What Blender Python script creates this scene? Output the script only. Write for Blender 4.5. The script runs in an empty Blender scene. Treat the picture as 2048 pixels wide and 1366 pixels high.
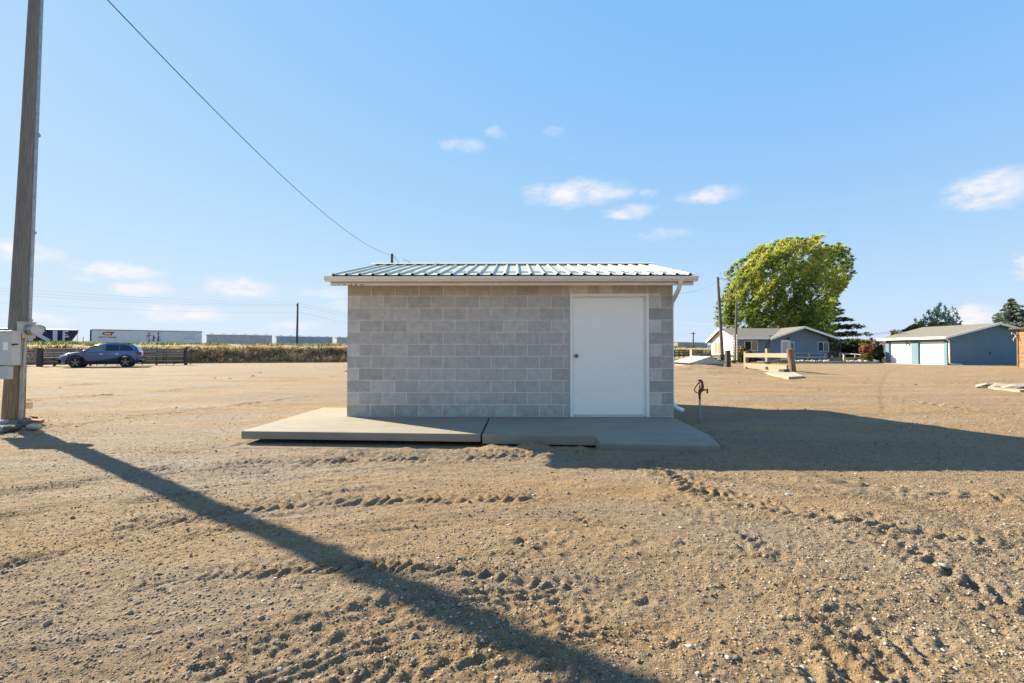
import bpy, bmesh, math, random
import numpy as np
from mathutils import Vector, Matrix, Euler

random.seed(7)
rng = np.random.default_rng(11)
S = bpy.context.scene
COL = S.collection
R = math.radians

# ------------------------------------------------------------------ camera
FPX = 910.0                      # focal length in pixels of the 2048 wide photograph
CAMZ = 1.27
cam_d = bpy.data.cameras.new('camera')
cam = bpy.data.objects.new('camera', cam_d)
COL.objects.link(cam)
cam_d.sensor_width = 36.0
cam_d.lens = FPX / 2048 * 36.0
cam_d.clip_start = 0.05
cam_d.clip_end = 12000
cam.location = (0, 0, CAMZ)
cam.rotation_euler = (R(90) + math.atan(17 / FPX), 0, math.atan(6 / FPX))
S.camera = cam
S.render.resolution_x, S.render.resolution_y = 1024, 683
CAMROT = cam.rotation_euler.to_matrix()

# ------------------------------------------------------------------ light
SUN_EL = 30.0
SUN_DIR = Vector((-0.827 * math.cos(R(SUN_EL)), 0.563 * math.cos(R(SUN_EL)), math.sin(R(SUN_EL)))).normalized()
SUN_AZ = math.atan2(SUN_DIR.x, SUN_DIR.y)
W = bpy.data.worlds.new('World')
S.world = W
W.use_nodes = True
wn, wl = W.node_tree.nodes, W.node_tree.links
wn.clear()


def wnode(t, **k):
    n = wn.new(t)
    for a, b in k.items():
        setattr(n, a, b)
    return n


sky = wnode('ShaderNodeTexSky', sky_type='NISHITA', sun_disc=False)
sky.sun_elevation = R(SUN_EL)
sky.sun_rotation = SUN_AZ
sky.altitude = 700
sky.air_density = 1.0
sky.dust_density = 0.12
sky.ozone_density = 1.6
EXPOSURE = 1.5
SKY_STRENGTH = 0.12


def wmath(op, a, b=None, clamp=False):
    n = wnode('ShaderNodeMath', operation=op, use_clamp=clamp)
    for i, v in enumerate((a, b)):
        if v is None:
            continue
        if isinstance(v, (int, float)):
            n.inputs[i].default_value = v
        else:
            wl.new(v, n.inputs[i])
    return n.outputs[0]


# the photograph compresses the sky's range: a response curve per channel on the physical sky
ssep = wnode('ShaderNodeSeparateColor')
scomb = wnode('ShaderNodeCombineColor')
wl.new(sky.outputs['Color'], ssep.inputs[0])
for ch, (gam, k) in enumerate(((.55, .76), (.29, .83), (.04, .985))):
    v = wmath('MULTIPLY', ssep.outputs[ch], .12)
    v = wmath('POWER', v, gam)
    wl.new(wmath('MULTIPLY', v, k / (SKY_STRENGTH * 2 ** EXPOSURE)), scomb.inputs[ch])
tcw = wnode('ShaderNodeTexCoord')
sep = wnode('ShaderNodeSeparateXYZ')
wl.new(tcw.outputs['Generated'], sep.inputs[0])


# small fair weather clouds, each placed by azimuth and elevation on the sky
az = wmath('ARCTAN2', sep.outputs['X'], sep.outputs['Y'])
el = wmath('ARCSINE', sep.outputs['Z'])
comb = wnode('ShaderNodeCombineXYZ')
wl.new(az, comb.inputs[0])
wl.new(el, comb.inputs[1])
nz = wnode('ShaderNodeTexNoise')
nz.inputs['Scale'].default_value = 30
nz.inputs['Detail'].default_value = 9
nz.inputs['Roughness'].default_value = 0.62
mp = wnode('ShaderNodeMapping')
mp.inputs['Scale'].default_value = (0.75, 1.5, 1)
wl.new(comb.outputs[0], mp.inputs[0])
wl.new(mp.outputs[0], nz.inputs['Vector'])
nsub = wnode('ShaderNodeVectorMath', operation='SUBTRACT')
nsub.inputs[1].default_value = (0.5, 0.5, 0.5)
wl.new(nz.outputs['Color'], nsub.inputs[0])
nmul = wnode('ShaderNodeVectorMath', operation='MULTIPLY')
nmul.inputs[1].default_value = (0.07, 0.032, 0)
wl.new(nsub.outputs[0], nmul.inputs[0])
cadd = wnode('ShaderNodeVectorMath', operation='ADD')
wl.new(comb.outputs[0], cadd.inputs[0])
wl.new(nmul.outputs[0], cadd.inputs[1])


def ray(px, py):
    v = CAMROT @ Vector((px - 1024, -(py - 683), -FPX))
    return v.normalized()


CLOUDS = [(1150, 386, 100, 25, 1.0), (1235, 385, 42, 13, .5), (1258, 424, 52, 15, .6), (1418, 390, 62, 17, .65),
          (1985, 380, 105, 38, 1.0), (240, 541, 95, 18, .8), (480, 576, 78, 22, .8), (290, 578, 66, 18, .7),
          (372, 627, 95, 18, .85), (585, 650, 60, 12, .6), (45, 504, 95, 24, .8), (930, 291, 46, 13, .4),
          (990, 264, 18, 12, .25), (1330, 468, 55, 13, .35), (1948, 634, 50, 30, .9), (2052, 525, 34, 34, .6),
          (2110, 640, 90, 24, .6), (-120, 560, 120, 26, .7), (1105, 262, 26, 9, .2), (650, 585, 60, 14, .4),
          (160, 555, 40, 10, .4), (75, 640, 90, 16, .5), (700, 610, 40, 14, .3), (1295, 388, 20, 8, .3)]
acc = None
for (px, py, sx, sy, dens) in CLOUDS:
    d = ray(px, py)
    a0, e0 = math.atan2(d.x, d.y), math.asin(d.z)
    k = 1 / (1 + ((px - 1030) / FPX) ** 2)
    sub = wnode('ShaderNodeVectorMath', operation='SUBTRACT')
    sub.inputs[1].default_value = (a0, e0, 0)
    wl.new(cadd.outputs[0], sub.inputs[0])
    mul = wnode('ShaderNodeVectorMath', operation='MULTIPLY')
    mul.inputs[1].default_value = (FPX / (sx * 1.14 * k), FPX / (sy * 1.1 * math.sqrt(k)), 0)
    wl.new(sub.outputs[0], mul.inputs[0])
    ln = wnode('ShaderNodeVectorMath', operation='LENGTH')
    wl.new(mul.outputs[0], ln.inputs[0])
    mr = wnode('ShaderNodeMapRange', interpolation_type='SMOOTHSTEP')
    mr.inputs['From Min'].default_value = 1.12
    mr.inputs['From Max'].default_value = 0.3
    mr.inputs['To Max'].default_value = min(1.0, dens * 1.25)
    wl.new(ln.outputs['Value'], mr.inputs['Value'])
    acc = mr.outputs[0] if acc is None else wmath('MAXIMUM', acc, mr.outputs[0])
mod = wnode('ShaderNodeMapRange')
mod.inputs['From Min'].default_value = 0.36
mod.inputs['From Max'].default_value = 0.6
mod.inputs['To Min'].default_value = 0.3
mod.inputs['To Max'].default_value = 1.0
wl.new(nz.outputs['Fac'], mod.inputs['Value'])
cfac = wmath('MULTIPLY', acc, mod.outputs[0], clamp=True)
cmix = wnode('ShaderNodeMix', data_type='RGBA')
cmix.inputs[7].default_value = (.975 / (SKY_STRENGTH * 2 ** EXPOSURE), .945 / (SKY_STRENGTH * 2 ** EXPOSURE), .975 / (SKY_STRENGTH * 2 ** EXPOSURE), 1)
wl.new(cfac, cmix.inputs[0])
# pale air towards the horizon, the same all round
hf = wmath('MULTIPLY', wmath('EXPONENT', wmath('MULTIPLY', wmath('ABSOLUTE', sep.outputs['Z']), -5.5)), .8)
hmix = wnode('ShaderNodeMix', data_type='RGBA')
hk = 1 / (SKY_STRENGTH * 2 ** EXPOSURE)
hmix.inputs[7].default_value = (.64 * hk, .80 * hk, .975 * hk, 1)
wl.new(hf, hmix.inputs[0])
wl.new(scomb.outputs[0], hmix.inputs[6])
wl.new(hmix.outputs[2], cmix.inputs[6])
bg = wnode('ShaderNodeBackground')
bg.inputs['Strength'].default_value = SKY_STRENGTH
wl.new(cmix.outputs[2], bg.inputs['Color'])
wo = wnode('ShaderNodeOutputWorld')
wl.new(bg.outputs[0], wo.inputs['Surface'])

sun_d = bpy.data.lights.new('sun', 'SUN')
sun_d.energy = 5.0
sun_d.angle = R(0.45)
sun_d.color = (1.0, 0.89, 0.67)
sun = bpy.data.objects.new('sun', sun_d)
COL.objects.link(sun)
sun.rotation_euler = SUN_DIR.to_track_quat('Z', 'Y').to_euler()
sun.location = (-20, 15, 30)
S.view_settings.view_transform = 'Standard'
S.view_settings.look = 'None'
S.view_settings.exposure = EXPOSURE
S.view_settings.gamma = 1
S.view_settings.use_curve_mapping = False
S.render.engine = 'CYCLES'

# ------------------------------------------------------------------ helpers
CAMV = Vector((0, 0, CAMZ))


def A(px, py, Y):
    d = ray(px, py)
    return CAMV + d * (Y / d.y)


def G(px, py, z=0.0):
    d = ray(px, py)
    return CAMV + d * ((z - CAMZ) / d.z)


def vnoise(x, y, seed=0):
    xi, yi = np.floor(x).astype(np.int64), np.floor(y).astype(np.int64)
    xf, yf = x - xi, y - yi
    u, v = xf * xf * (3 - 2 * xf), yf * yf * (3 - 2 * yf)

    def h(a, b):
        n = (a * 374761393 + b * 668265263 + seed * 1442695041) & 0xffffffff
        n = ((n ^ (n >> 13)) * 1274126177) & 0xffffffff
        n = n ^ (n >> 16)
        return (n & 0xffffff) / float(0xffffff)
    a = h(xi, yi) * (1 - u) + h(xi + 1, yi) * u
    b = h(xi, yi + 1) * (1 - u) + h(xi + 1, yi + 1) * u
    return (a * (1 - v) + b * v) * 2 - 1


def fbm(x, y, o=4, seed=0):
    s, a = 0, 1.0
    for i in range(o):
        s = s + a * vnoise(x * 2 ** i + 17.3 * i, y * 2 ** i - 9.1 * i, seed + i)
        a *= .5
    return s / 1.9


ORG = {}


def empty(name, loc):
    o = bpy.data.objects.new(name, None)
    COL.objects.link(o)
    o.empty_display_size = .2
    o.location = loc
    ORG[o] = Vector(loc)
    return o


def tag(o, label=None, cat=None, group=None, kind=None):
    if label:
        o['label'] = label
    if cat:
        o['category'] = cat
    if group:
        o['group'] = group
    if kind:
        o['kind'] = kind
    return o


def link_mesh(name, me, parent=None, loc=None):
    o = bpy.data.objects.new(name, me)
    COL.objects.link(o)
    if parent is not None:
        o.parent = parent
        ORG[o] = ORG[parent].copy()
    else:
        ORG[o] = Vector((0, 0, 0))
    if loc is not None:
        o.location = loc
    return o


class MB:
    """collects shapes for ONE mesh object (world coordinates)"""

    def __init__(s):
        s.v, s.f = [], []

    def add(s, vs, fs):
        n = len(s.v)
        s.v += [tuple(v) for v in vs]
        s.f += [tuple(i + n for i in f) for f in fs]
        return s

    def box(s, a, b, rot=None, ctr=None):
        x0, y0, z0 = a
        x1, y1, z1 = b
        vs = [Vector(p) for p in ((x0, y0, z0), (x1, y0, z0), (x1, y1, z0), (x0, y1, z0),
                                  (x0, y0, z1), (x1, y0, z1), (x1, y1, z1), (x0, y1, z1))]
        if rot is not None:
            c = Vector(ctr) if ctr is not None else (Vector(a) + Vector(b)) / 2
            m = rot if isinstance(rot, Matrix) else Euler(rot).to_matrix()
            vs = [m @ (v - c) + c for v in vs]
        return s.add(vs, [(0, 3, 2, 1), (4, 5, 6, 7), (0, 1, 5, 4), (1, 2, 6, 5), (2, 3, 7, 6), (3, 0, 4, 7)])

    def beam(s, p, q, w, h, up=(0, 0, 1)):
        p, q = Vector(p), Vector(q)
        d = (q - p).normalized()
        up = Vector(up)
        if abs(d.dot(up)) > .98:
            up = Vector((0, 1, 0))
        x = d.cross(up).normalized()
        y = x.cross(d)
        vs = [c + x * (w / 2 * i) + y * (h / 2 * j) for c in (p, q) for i, j in ((-1, -1), (1, -1), (1, 1), (-1, 1))]
        return s.add(vs, [(0, 1, 2, 3), (7, 6, 5, 4), (0, 4, 5, 1), (1, 5, 6, 2), (2, 6, 7, 3), (3, 7, 4, 0)])

    def tube(s, pts, r, n=8, cap=True):
        pts = [Vector(p) for p in pts]
        rs = r if isinstance(r, (list, tuple)) else [r] * len(pts)
        rings = []
        prev = None
        for i, p in enumerate(pts):
            d = (pts[min(i + 1, len(pts) - 1)] - pts[max(i - 1, 0)]).normalized()
            if prev is None:
                x = d.orthogonal().normalized()
            else:
                x = (prev - d * prev.dot(d)).normalized()
            prev = x
            y = d.cross(x)
            rings.append([p + (x * math.cos(2 * math.pi * k / n) + y * math.sin(2 * math.pi * k / n)) * rs[i] for k in range(n)])
        fs = []
        for i in range(len(pts) - 1):
            for k in range(n):
                k2 = (k + 1) % n
                fs.append((i * n + k, i * n + k2, (i + 1) * n + k2, (i + 1) * n + k))
        if cap:
            fs.append(tuple(range(n - 1, -1, -1)))
            fs.append(tuple((len(pts) - 1) * n + k for k in range(n)))
        return s.add([v for rg in rings for v in rg], fs)

    def prism(s, poly, z0, z1):
        n = len(poly)
        zs0 = z0 if isinstance(z0, (list, tuple)) else [z0] * n
        zs1 = z1 if isinstance(z1, (list, tuple)) else [z1] * n
        vs = [(p[0], p[1], zs0[i]) for i, p in enumerate(poly)] + [(p[0], p[1], zs1[i]) for i, p in enumerate(poly)]
        fs = [tuple(range(n - 1, -1, -1)), tuple(range(n, 2 * n))] + [(i, (i + 1) % n, n + (i + 1) % n, n + i) for i in range(n)]
        return s.add(vs, fs)

    def extr(s, poly, y0, y1):
        """poly in x,z extruded along y"""
        n = len(poly)
        vs = [(p[0], y0, p[1]) for p in poly] + [(p[0], y1, p[1]) for p in poly]
        fs = [tuple(range(n)), tuple(range(2 * n - 1, n - 1, -1))] + [(i, n + i, n + (i + 1) % n, (i + 1) % n) for i in range(n)]
        return s.add(vs, fs)

    def extrx(s, poly, x0, x1):
        """poly in y,z extruded along x"""
        n = len(poly)
        vs = [(x0, p[0], p[1]) for p in poly] + [(x1, p[0], p[1]) for p in poly]
        fs = [tuple(range(n - 1, -1, -1)), tuple(range(n, 2 * n))] + [(i, (i + 1) % n, n + (i + 1) % n, n + i) for i in range(n)]
        return s.add(vs, fs)

    def blob(s, c, r, sub=2, jit=.15, seed=0):
        bm = bmesh.new()
        bmesh.ops.create_icosphere(bm, subdivisions=sub, radius=1)
        rr = random.Random(seed)
        offs = [Vector((rr.uniform(-3, 3), rr.uniform(-3, 3), rr.uniform(-3, 3))) for _ in range(3)]
        vs = []
        for v in bm.verts:
            k = 1 + jit * sum(math.sin(v.co.dot(o) * 1.3 + i) for i, o in enumerate(offs)) / 1.6
            vs.append((c[0] + v.co.x * r[0] * k, c[1] + v.co.y * r[1] * k, c[2] + v.co.z * r[2] * k))
        fs = [tuple(v.index for v in f.verts) for f in bm.faces]
        bm.free()
        return s.add(vs, fs)

    def build(s, name, mat, parent=None, smooth=False, bevel=0, fix=True):
        me = bpy.data.meshes.new(name)
        o = ORG[parent] if parent is not None else Vector((0, 0, 0))
        me.from_pydata([(v[0] - o.x, v[1] - o.y, v[2] - o.z) for v in s.v], [], s.f)
        if fix:
            bm = bmesh.new()
            bm.from_mesh(me)
            bmesh.ops.recalc_face_normals(bm, faces=bm.faces)
            bm.to_mesh(me)
            bm.free()
        me.materials.append(mat)
        if smooth:
            me.polygons.foreach_set('use_smooth', [True] * len(me.polygons))
            me.set_sharp_from_angle(angle=R(40))
        ob = link_mesh(name, me, parent)
        if bevel:
            m = ob.modifiers.new('bevel', 'BEVEL')
            m.width = bevel
            m.segments = 2
            m.limit_method = 'ANGLE'
        return ob


def copy_tree(o, parent=None):
    c = o.copy()
    COL.objects.link(c)
    ORG[c] = ORG[o].copy()
    if parent is not None:
        c.parent = parent
    for ch in list(o.children):
        copy_tree(ch, c)
    return c


# ------------------------------------------------------------------ materials
def nt(m):
    m.use_nodes = True
    t = m.node_tree
    return t, t.nodes, t.links, t.nodes['Principled BSDF']


def rgba(c):
    return (c[0], c[1], c[2], 1)


def noise_ramp(n, l, vec, scale, stops, detail=5, rough=.6):
    a = n.new('ShaderNodeTexNoise')
    a.inputs['Scale'].default_value = scale
    a.inputs['Detail'].default_value = detail
    a.inputs['Roughness'].default_value = rough
    l.new(vec, a.inputs['Vector'])
    r = n.new('ShaderNodeValToRGB')
    els = r.color_ramp.elements
    els[0].position, els[0].color = stops[0][0], rgba(stops[0][1])
    els[1].position, els[1].color = stops[-1][0], rgba(stops[-1][1])
    for p, c in stops[1:-1]:
        e = els.new(p)
        e.color = rgba(c)
    l.new(a.outputs['Fac'], r.inputs['Fac'])
    return r.outputs['Color'], a.outputs['Fac']


def mixrgb(n, l, fac, a, b, mode='MIX'):
    m = n.new('ShaderNodeMix')
    m.data_type = 'RGBA'
    m.blend_type = mode
    for sock, v in ((m.inputs[0], fac), (m.inputs[6], a), (m.inputs[7], b)):
        if isinstance(v, (int, float)):
            sock.default_value = v
        elif isinstance(v, (tuple, list)):
            sock.default_value = rgba(v)
        else:
            l.new(v, sock)
    return m.outputs[2]


def M(name, c1, c2=None, scale=6.0, rough=.8, metal=0.0, bump=0.0, bscale=60.0, stretch=(1, 1, 1), spec=.4, coat=0.0,
      local=False, dirt=None, dscale=1.5, dmin=.5, dmax=.75):
    m = bpy.data.materials.new(name)
    t, n, l, p = nt(m)
    if local:
        tc = n.new('ShaderNodeTexCoord')
        vec = tc.outputs['Object']
    else:
        g = n.new('ShaderNodeNewGeometry')
        vec = g.outputs['Position']
    mp_ = n.new('ShaderNodeMapping')
    mp_.inputs['Scale'].default_value = stretch
    l.new(vec, mp_.inputs[0])
    vec = mp_.outputs[0]
    if c2 is None:
        c2 = tuple(min(1, c * 1.18) for c in c1)
        c1 = tuple(c * .85 for c in c1)
    col, fac = noise_ramp(n, l, vec, scale, [(.3, c1), (.7, c2)])
    if dirt is not None:
        d, df = noise_ramp(n, l, vec, dscale, [(dmin, (0, 0, 0)), (dmax, (1, 1, 1))], 8, .7)
        col = mixrgb(n, l, d, col, dirt)
    l.new(col, p.inputs['Base Color'])
    p.inputs['Roughness'].default_value = rough
    p.inputs['Metallic'].default_value = metal
    p.inputs['Specular IOR Level'].default_value = spec
    if coat:
        p.inputs['Coat Weight'].default_value = coat
        p.inputs['Coat Roughness'].default_value = .05
    if bump:
        b = n.new('ShaderNodeTexNoise')
        b.inputs['Scale'].default_value = bscale
        b.inputs['Detail'].default_value = 6
        l.new(vec, b.inputs['Vector'])
        bp = n.new('ShaderNodeBump')
        bp.inputs['Strength'].default_value = 1
        bp.inputs['Distance'].default_value = bump
        l.new(b.outputs['Fac'], bp.inputs['Height'])
        l.new(bp.outputs[0], p.inputs['Normal'])
    return m


def leafmat(name, stops, trans=.35, rough=.6):
    m = bpy.data.materials.new(name)
    t, n, l, p = nt(m)
    at = n.new('ShaderNodeAttribute')
    at.attribute_name = 'tint'
    r = n.new('ShaderNodeValToRGB')
    els = r.color_ramp.elements
    els[0].position, els[0].color = stops[0][0], rgba(stops[0][1])
    els[1].position, els[1].color = stops[-1][0], rgba(stops[-1][1])
    for q, c in stops[1:-1]:
        els.new(q).color = rgba(c)
    l.new(at.outputs['Fac'], r.inputs['Fac'])
    l.new(r.outputs[0], p.inputs['Base Color'])
    p.inputs['Roughness'].default_value = rough
    p.inputs['Specular IOR Level'].default_value = .25
    tr = n.new('ShaderNodeBsdfTranslucent')
    l.new(r.outputs[0], tr.inputs['Color'])
    mx = n.new('ShaderNodeMixShader')
    mx.inputs[0].default_value = trans
    l.new(p.outputs[0], mx.inputs[1])
    l.new(tr.outputs[0], mx.inputs[2])
    l.new(mx.outputs[0], n['Material Output'].inputs['Surface'])
    return m


WHITE = M('white_paint', (.82, .775, .69), (.88, .83, .745), 3, .5)
CREAM = M('cream_paint', (.74, .645, .5), (.82, .73, .59), 4, .6, dirt=(.42, .36, .28), dscale=6, dmin=.62, dmax=.8)
GUTTER = M('gutter_white', (.78, .745, .68), (.87, .835, .77), 3, .4)
DARK = M('dark_recess', (.015, .015, .016), None, 5, .8)
BLACKM = M('black_steel', (.02, .018, .017), (.05, .04, .035), 12, .6)
GALV = M('galvanised', (.24, .26, .28), (.38, .4, .42), 14, .38, .7)
BOXGREY = M('box_grey', (.36, .37, .38), (.46, .46, .46), 5, .5, .15)
GLASS = bpy.data.materials.new('clear_glass')
_t, _n, _l, _p = nt(GLASS)
_p.inputs['Base Color'].default_value = (.95, .97, .97, 1)
_p.inputs['Roughness'].default_value = .03
_p.inputs['Transmission Weight'].default_value = 1
WINGLASS = M('window_glass', (.03, .035, .04), (.06, .065, .07), 2, .06, 0, spec=.7)
CARGLASS = M('car_glass', (.008, .009, .012), (.015, .016, .02), 2, .05, 0, spec=.6)
WOODGREY = M('weathered_wood', (.2, .165, .135), (.38, .32, .26), 6, .9, bump=.004, bscale=30, stretch=(6, 6, .6))
WOODDARK = M('dark_wood', (.045, .035, .03), (.12, .095, .075), 6, .9, bump=.004, bscale=30, stretch=(6, 6, .6))
WOODPALE = M('pale_plank', (0.1919, 0.1503, 0.1023), (0.3006, 0.2462, 0.1791), 5, .85, bump=.003, bscale=25, stretch=(.6, 5, 5), dirt=(0.1279, 0.0895, 0.0512), dscale=4, dmin=.6, dmax=.75)
WIRE = M('wire', (.03, .03, .035), None, 5, .6)
TWIG = M('bark', (.06, .048, .038), (.13, .1, .08), 5, .95, bump=.01, bscale=20)
SOILROCK = M('rock', (.2, .17, .14), (.42, .38, .33), 9, .9, bump=.006, bscale=40)

# ------------------------------------------------------------------ ground sheet
SLAB_Z = 0.15
TRACKS = [  # pixel polylines of tyre marks in the photograph, half width (m), lug pitch, depth
    ([(300, 940), (500, 926), (700, 921), (900, 917), (1100, 912), (1380, 906)], .16, .13, .020),
    ([(250, 1055), (450, 1018), (650, 1003), (850, 997), (1060, 995)], .15, .13, .020),
    ([(60, 1225), (200, 1180), (400, 1150), (600, 1135), (800, 1132), (1000, 1148), (1260, 1190)], .105, .10, .013),
    ([(-100, 1160), (60, 1120), (230, 1085), (400, 1062), (560, 1050)], .10, .09, .011),
    ([(1300, 925), (1370, 975), (1470, 1002), (1650, 1035), (1850, 1062), (2080, 1090)], .16, .12, .022),
    ([(1350, 1000), (1480, 1070), (1600, 1150), (1700, 1290), (1780, 1400)], .12, .12, .013),
    ([(1050, 1080), (1200, 1085), (1330, 1080), (1480, 1090)], .13, .3, .011),
    ([(420, 1330), (560, 1285), (760, 1235), (960, 1215), (1100, 1232)], .12, .11, .016),
    ([(560, 1400), (700, 1340), (900, 1310), (1080, 1330), (1200, 1390)], .10, .12, .013),
    ([(1650, 960), (1800, 975), (2080, 1000)], .2, .2, .014),
    ([(1500, 1400), (1650, 1310), (1850, 1250), (2080, 1210)], .2, .16, .015),
    ([(1700, 1040), (1820, 1110), (1960, 1180), (2080, 1230)], .14, .12, .015),
    ([(50, 860), (250, 838), (450, 815), (640, 790)], .25, .3, .018),
    ([(60, 800), (300, 785), (520, 765), (690, 752)], .3, .3, .03),
    ([(60, 775), (300, 762), (690, 735)], .3, .4, .03),
    ([(150, 1135), (300, 1098), (440, 1064)], .10, -.05, .009),
    ([(760, 1222), (950, 1196), (1120, 1192)], .10, -.05, .009),
    ([(520, 1362), (700, 1292), (920, 1236)], .11, -.05, .010),
    ([(600, 990), (760, 972), (960, 968)], .14, -.055, .010),
    ([(20, 1030), (230, 1000), (420, 985)], .16, -.06, .010),
    ([(0, 985), (260, 955), (520, 945)], .2, -.07, .010),
    ([(1000, 1290), (1180, 1265), (1330, 1280)], .10, -.05, .008),
    ([(1420, 955), (1650, 985), (1900, 1020)], .16, -.06, .008),
    ([(700, 1060), (900, 1040), (1150, 1035)], .14, -.06, .009),
    ([(1360, 765), (1600, 775), (1800, 800), (2040, 835)], .25, .3, .012),
    ([(1700, 765), (1830, 772), (2048, 760)], .25, .4, .02),
]


def terrain(x, y):
    near = np.clip(1.25 - y / 16, 0, 1)
    rough = np.clip(.55 + .7 * fbm(x * .55, y * .8, 3, 5), .12, 1.25)
    rough = rough + .5 * np.clip((x - .9) / 1.6, 0, 1) * np.clip(1.2 - np.abs(y - 2.6) / 2.2, 0, 1)
    h = .018 * fbm(x * .5, y * .6, 3, 1) + .020 * fbm(x * .9 + y * .5, y * 2.3 - x * .35, 3, 21)
    h += near * rough * (.010 * fbm(x * 4, y * 6, 3, 2) + .010 * fbm(x * 15, y * 17, 2, 3) + .0135 * fbm(x * 34, y * 36, 2, 4))
    # raked streaks sweeping up to the right
    sx, sy = x * .93 + y * .36, y * .93 - x * .36
    left = np.clip((1.2 - x) / 2.5, 0, 1)
    h += near * left * .011 * vnoise(sx * .9, sy * 14, 8) * np.clip(vnoise(sx * .5, sy * .7, 9) + .4, 0, 1)
    for pts, hw, pitch, dep in TRACKS:
        w = [G(*p) for p in pts]
        x0, x1 = min(p.x for p in w) - 1, max(p.x for p in w) + 1
        y0, y1 = min(p.y for p in w) - 1, max(p.y for p in w) + 1
        idx = np.where((x > x0) & (x < x1) & (y > y0) & (y < y1))[0]
        if len(idx) == 0:
            continue
        X, Y = x[idx], y[idx]
        X = X + .05 * fbm(X * 1.3, Y * 1.3, 2, 31)
        Y = Y + .05 * fbm(X * 1.7, Y * 1.7, 2, 33)
        best = np.full(len(idx), 9.0)
        ss = np.zeros(len(idx))
        tt = np.zeros(len(idx))
        acc_s = 0
        for a, b in zip(w[:-1], w[1:]):
            dx, dy = b.x - a.x, b.y - a.y
            L = math.hypot(dx, dy)
            u = np.clip(((X - a.x) * dx + (Y - a.y) * dy) / (L * L), 0, 1)
            qx, qy = X - a.x - u * dx, Y - a.y - u * dy
            dd = np.hypot(qx, qy)
            sg = np.sign(dx * qy - dy * qx)
            k = dd < best
            best[k] = dd[k]
            ss[k] = (acc_s + u * L)[k]
            tt[k] = (sg * dd)[k]
            acc_s += L
        prof = np.clip(1.25 - np.abs(tt) / hw, 0, 1)
        prof = prof * prof * (3 - 2 * prof)
        brk = np.clip(.75 + 1.3 * fbm(X * 1.1, Y * 1.6, 3, int(hw * 100)), .5, 1.2)
        lug = np.sin(2 * math.pi * (ss + .9 * np.abs(tt) + .07 * vnoise(X * 5, Y * 5, 41) + .03 * vnoise(X * 17, Y * 17, 42)) / pitch)
        lug = np.clip(lug * 1.6, -1, 1)
        if pitch < 0:
            lug = np.sin(2 * math.pi * tt / -pitch + .8 * vnoise(ss * 2, tt * 3, 47)) * .9
        clod = fbm(X * 22, Y * 22, 3, 43) * (.35 if pitch < 0 else 1)
        ridge = np.exp(-((np.abs(tt) - hw * 1.25) / (hw * .3)) ** 2)
        h[idx] += brk * (prof * dep * (1.25 * lug * np.clip(.8 + 1.2 * vnoise(X * 2.3, Y * 2.3, 45), 0.25, 1) + 1.15 * clod) + ridge * dep * .6 * (1 + 2 * clod))
    # gravel heap before the pit cover, soil heaped at the pole, hollow under the slab lip
    c = G(1415, 750)
    h += .42 * np.exp(-(((x - c.x - .6) / 3.0) ** 2 + ((y - c.y - 2.6) / 2.6) ** 2)) * (1 + .25 * fbm(x * 2.2, y * 2.2, 3, 51))
    h += .10 * np.exp(-(((x + 8.5) / .5) ** 2 + ((y - 7.65) / .4) ** 2)) * (1 + .6 * fbm(x * 7, y * 7, 2, 52))
    lip = np.exp(-((y - 5.93) / .13) ** 2) * np.clip((x + 3.6) / .25, 0, 1) * np.clip((-.45 - x) / .2, 0, 1)
    h -= .03 * lip * (1 + 1.8 * fbm(x * 5, y * 5, 2, 53))
    bank = np.exp(-((y - 5.55) / .2) ** 2) * np.clip((x + 2.8) / .8, 0, 1) * np.clip((1.6 - x) / .8, 0, 1)
    h += .035 * bank * (1 + 1.7 * fbm(x * 4, y * 4, 2, 54))
    # keep below everything built on slabs
    under = (x > -3.75) & (x < 2.75) & (y > 6.0) & (y < 11.6)
    h[under] = -.02
    bank2 = np.exp(-((y - 5.83) / .12) ** 2) * np.clip((x + .5) / .2, 0, 1) * np.clip((.98 - x) / .15, 0, 1)
    h += .055 * bank2 * (1 + 1.2 * fbm(x * 6, y * 6, 2, 55))
    und2 = (x > -3.1) & (x < 2.5) & (y > 5.9) & (y < 6.4)
    h[und2] = np.minimum(h[und2], .0)
    ramp = (x > .9) & (x < 2.35) & (y > 5.5) & (y < 6.3)
    h[ramp] = np.minimum(h[ramp], .02)
    far = np.clip((y - 34) / 8, 0, 1)
    return h * (1 - far) - .06 * far


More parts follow.
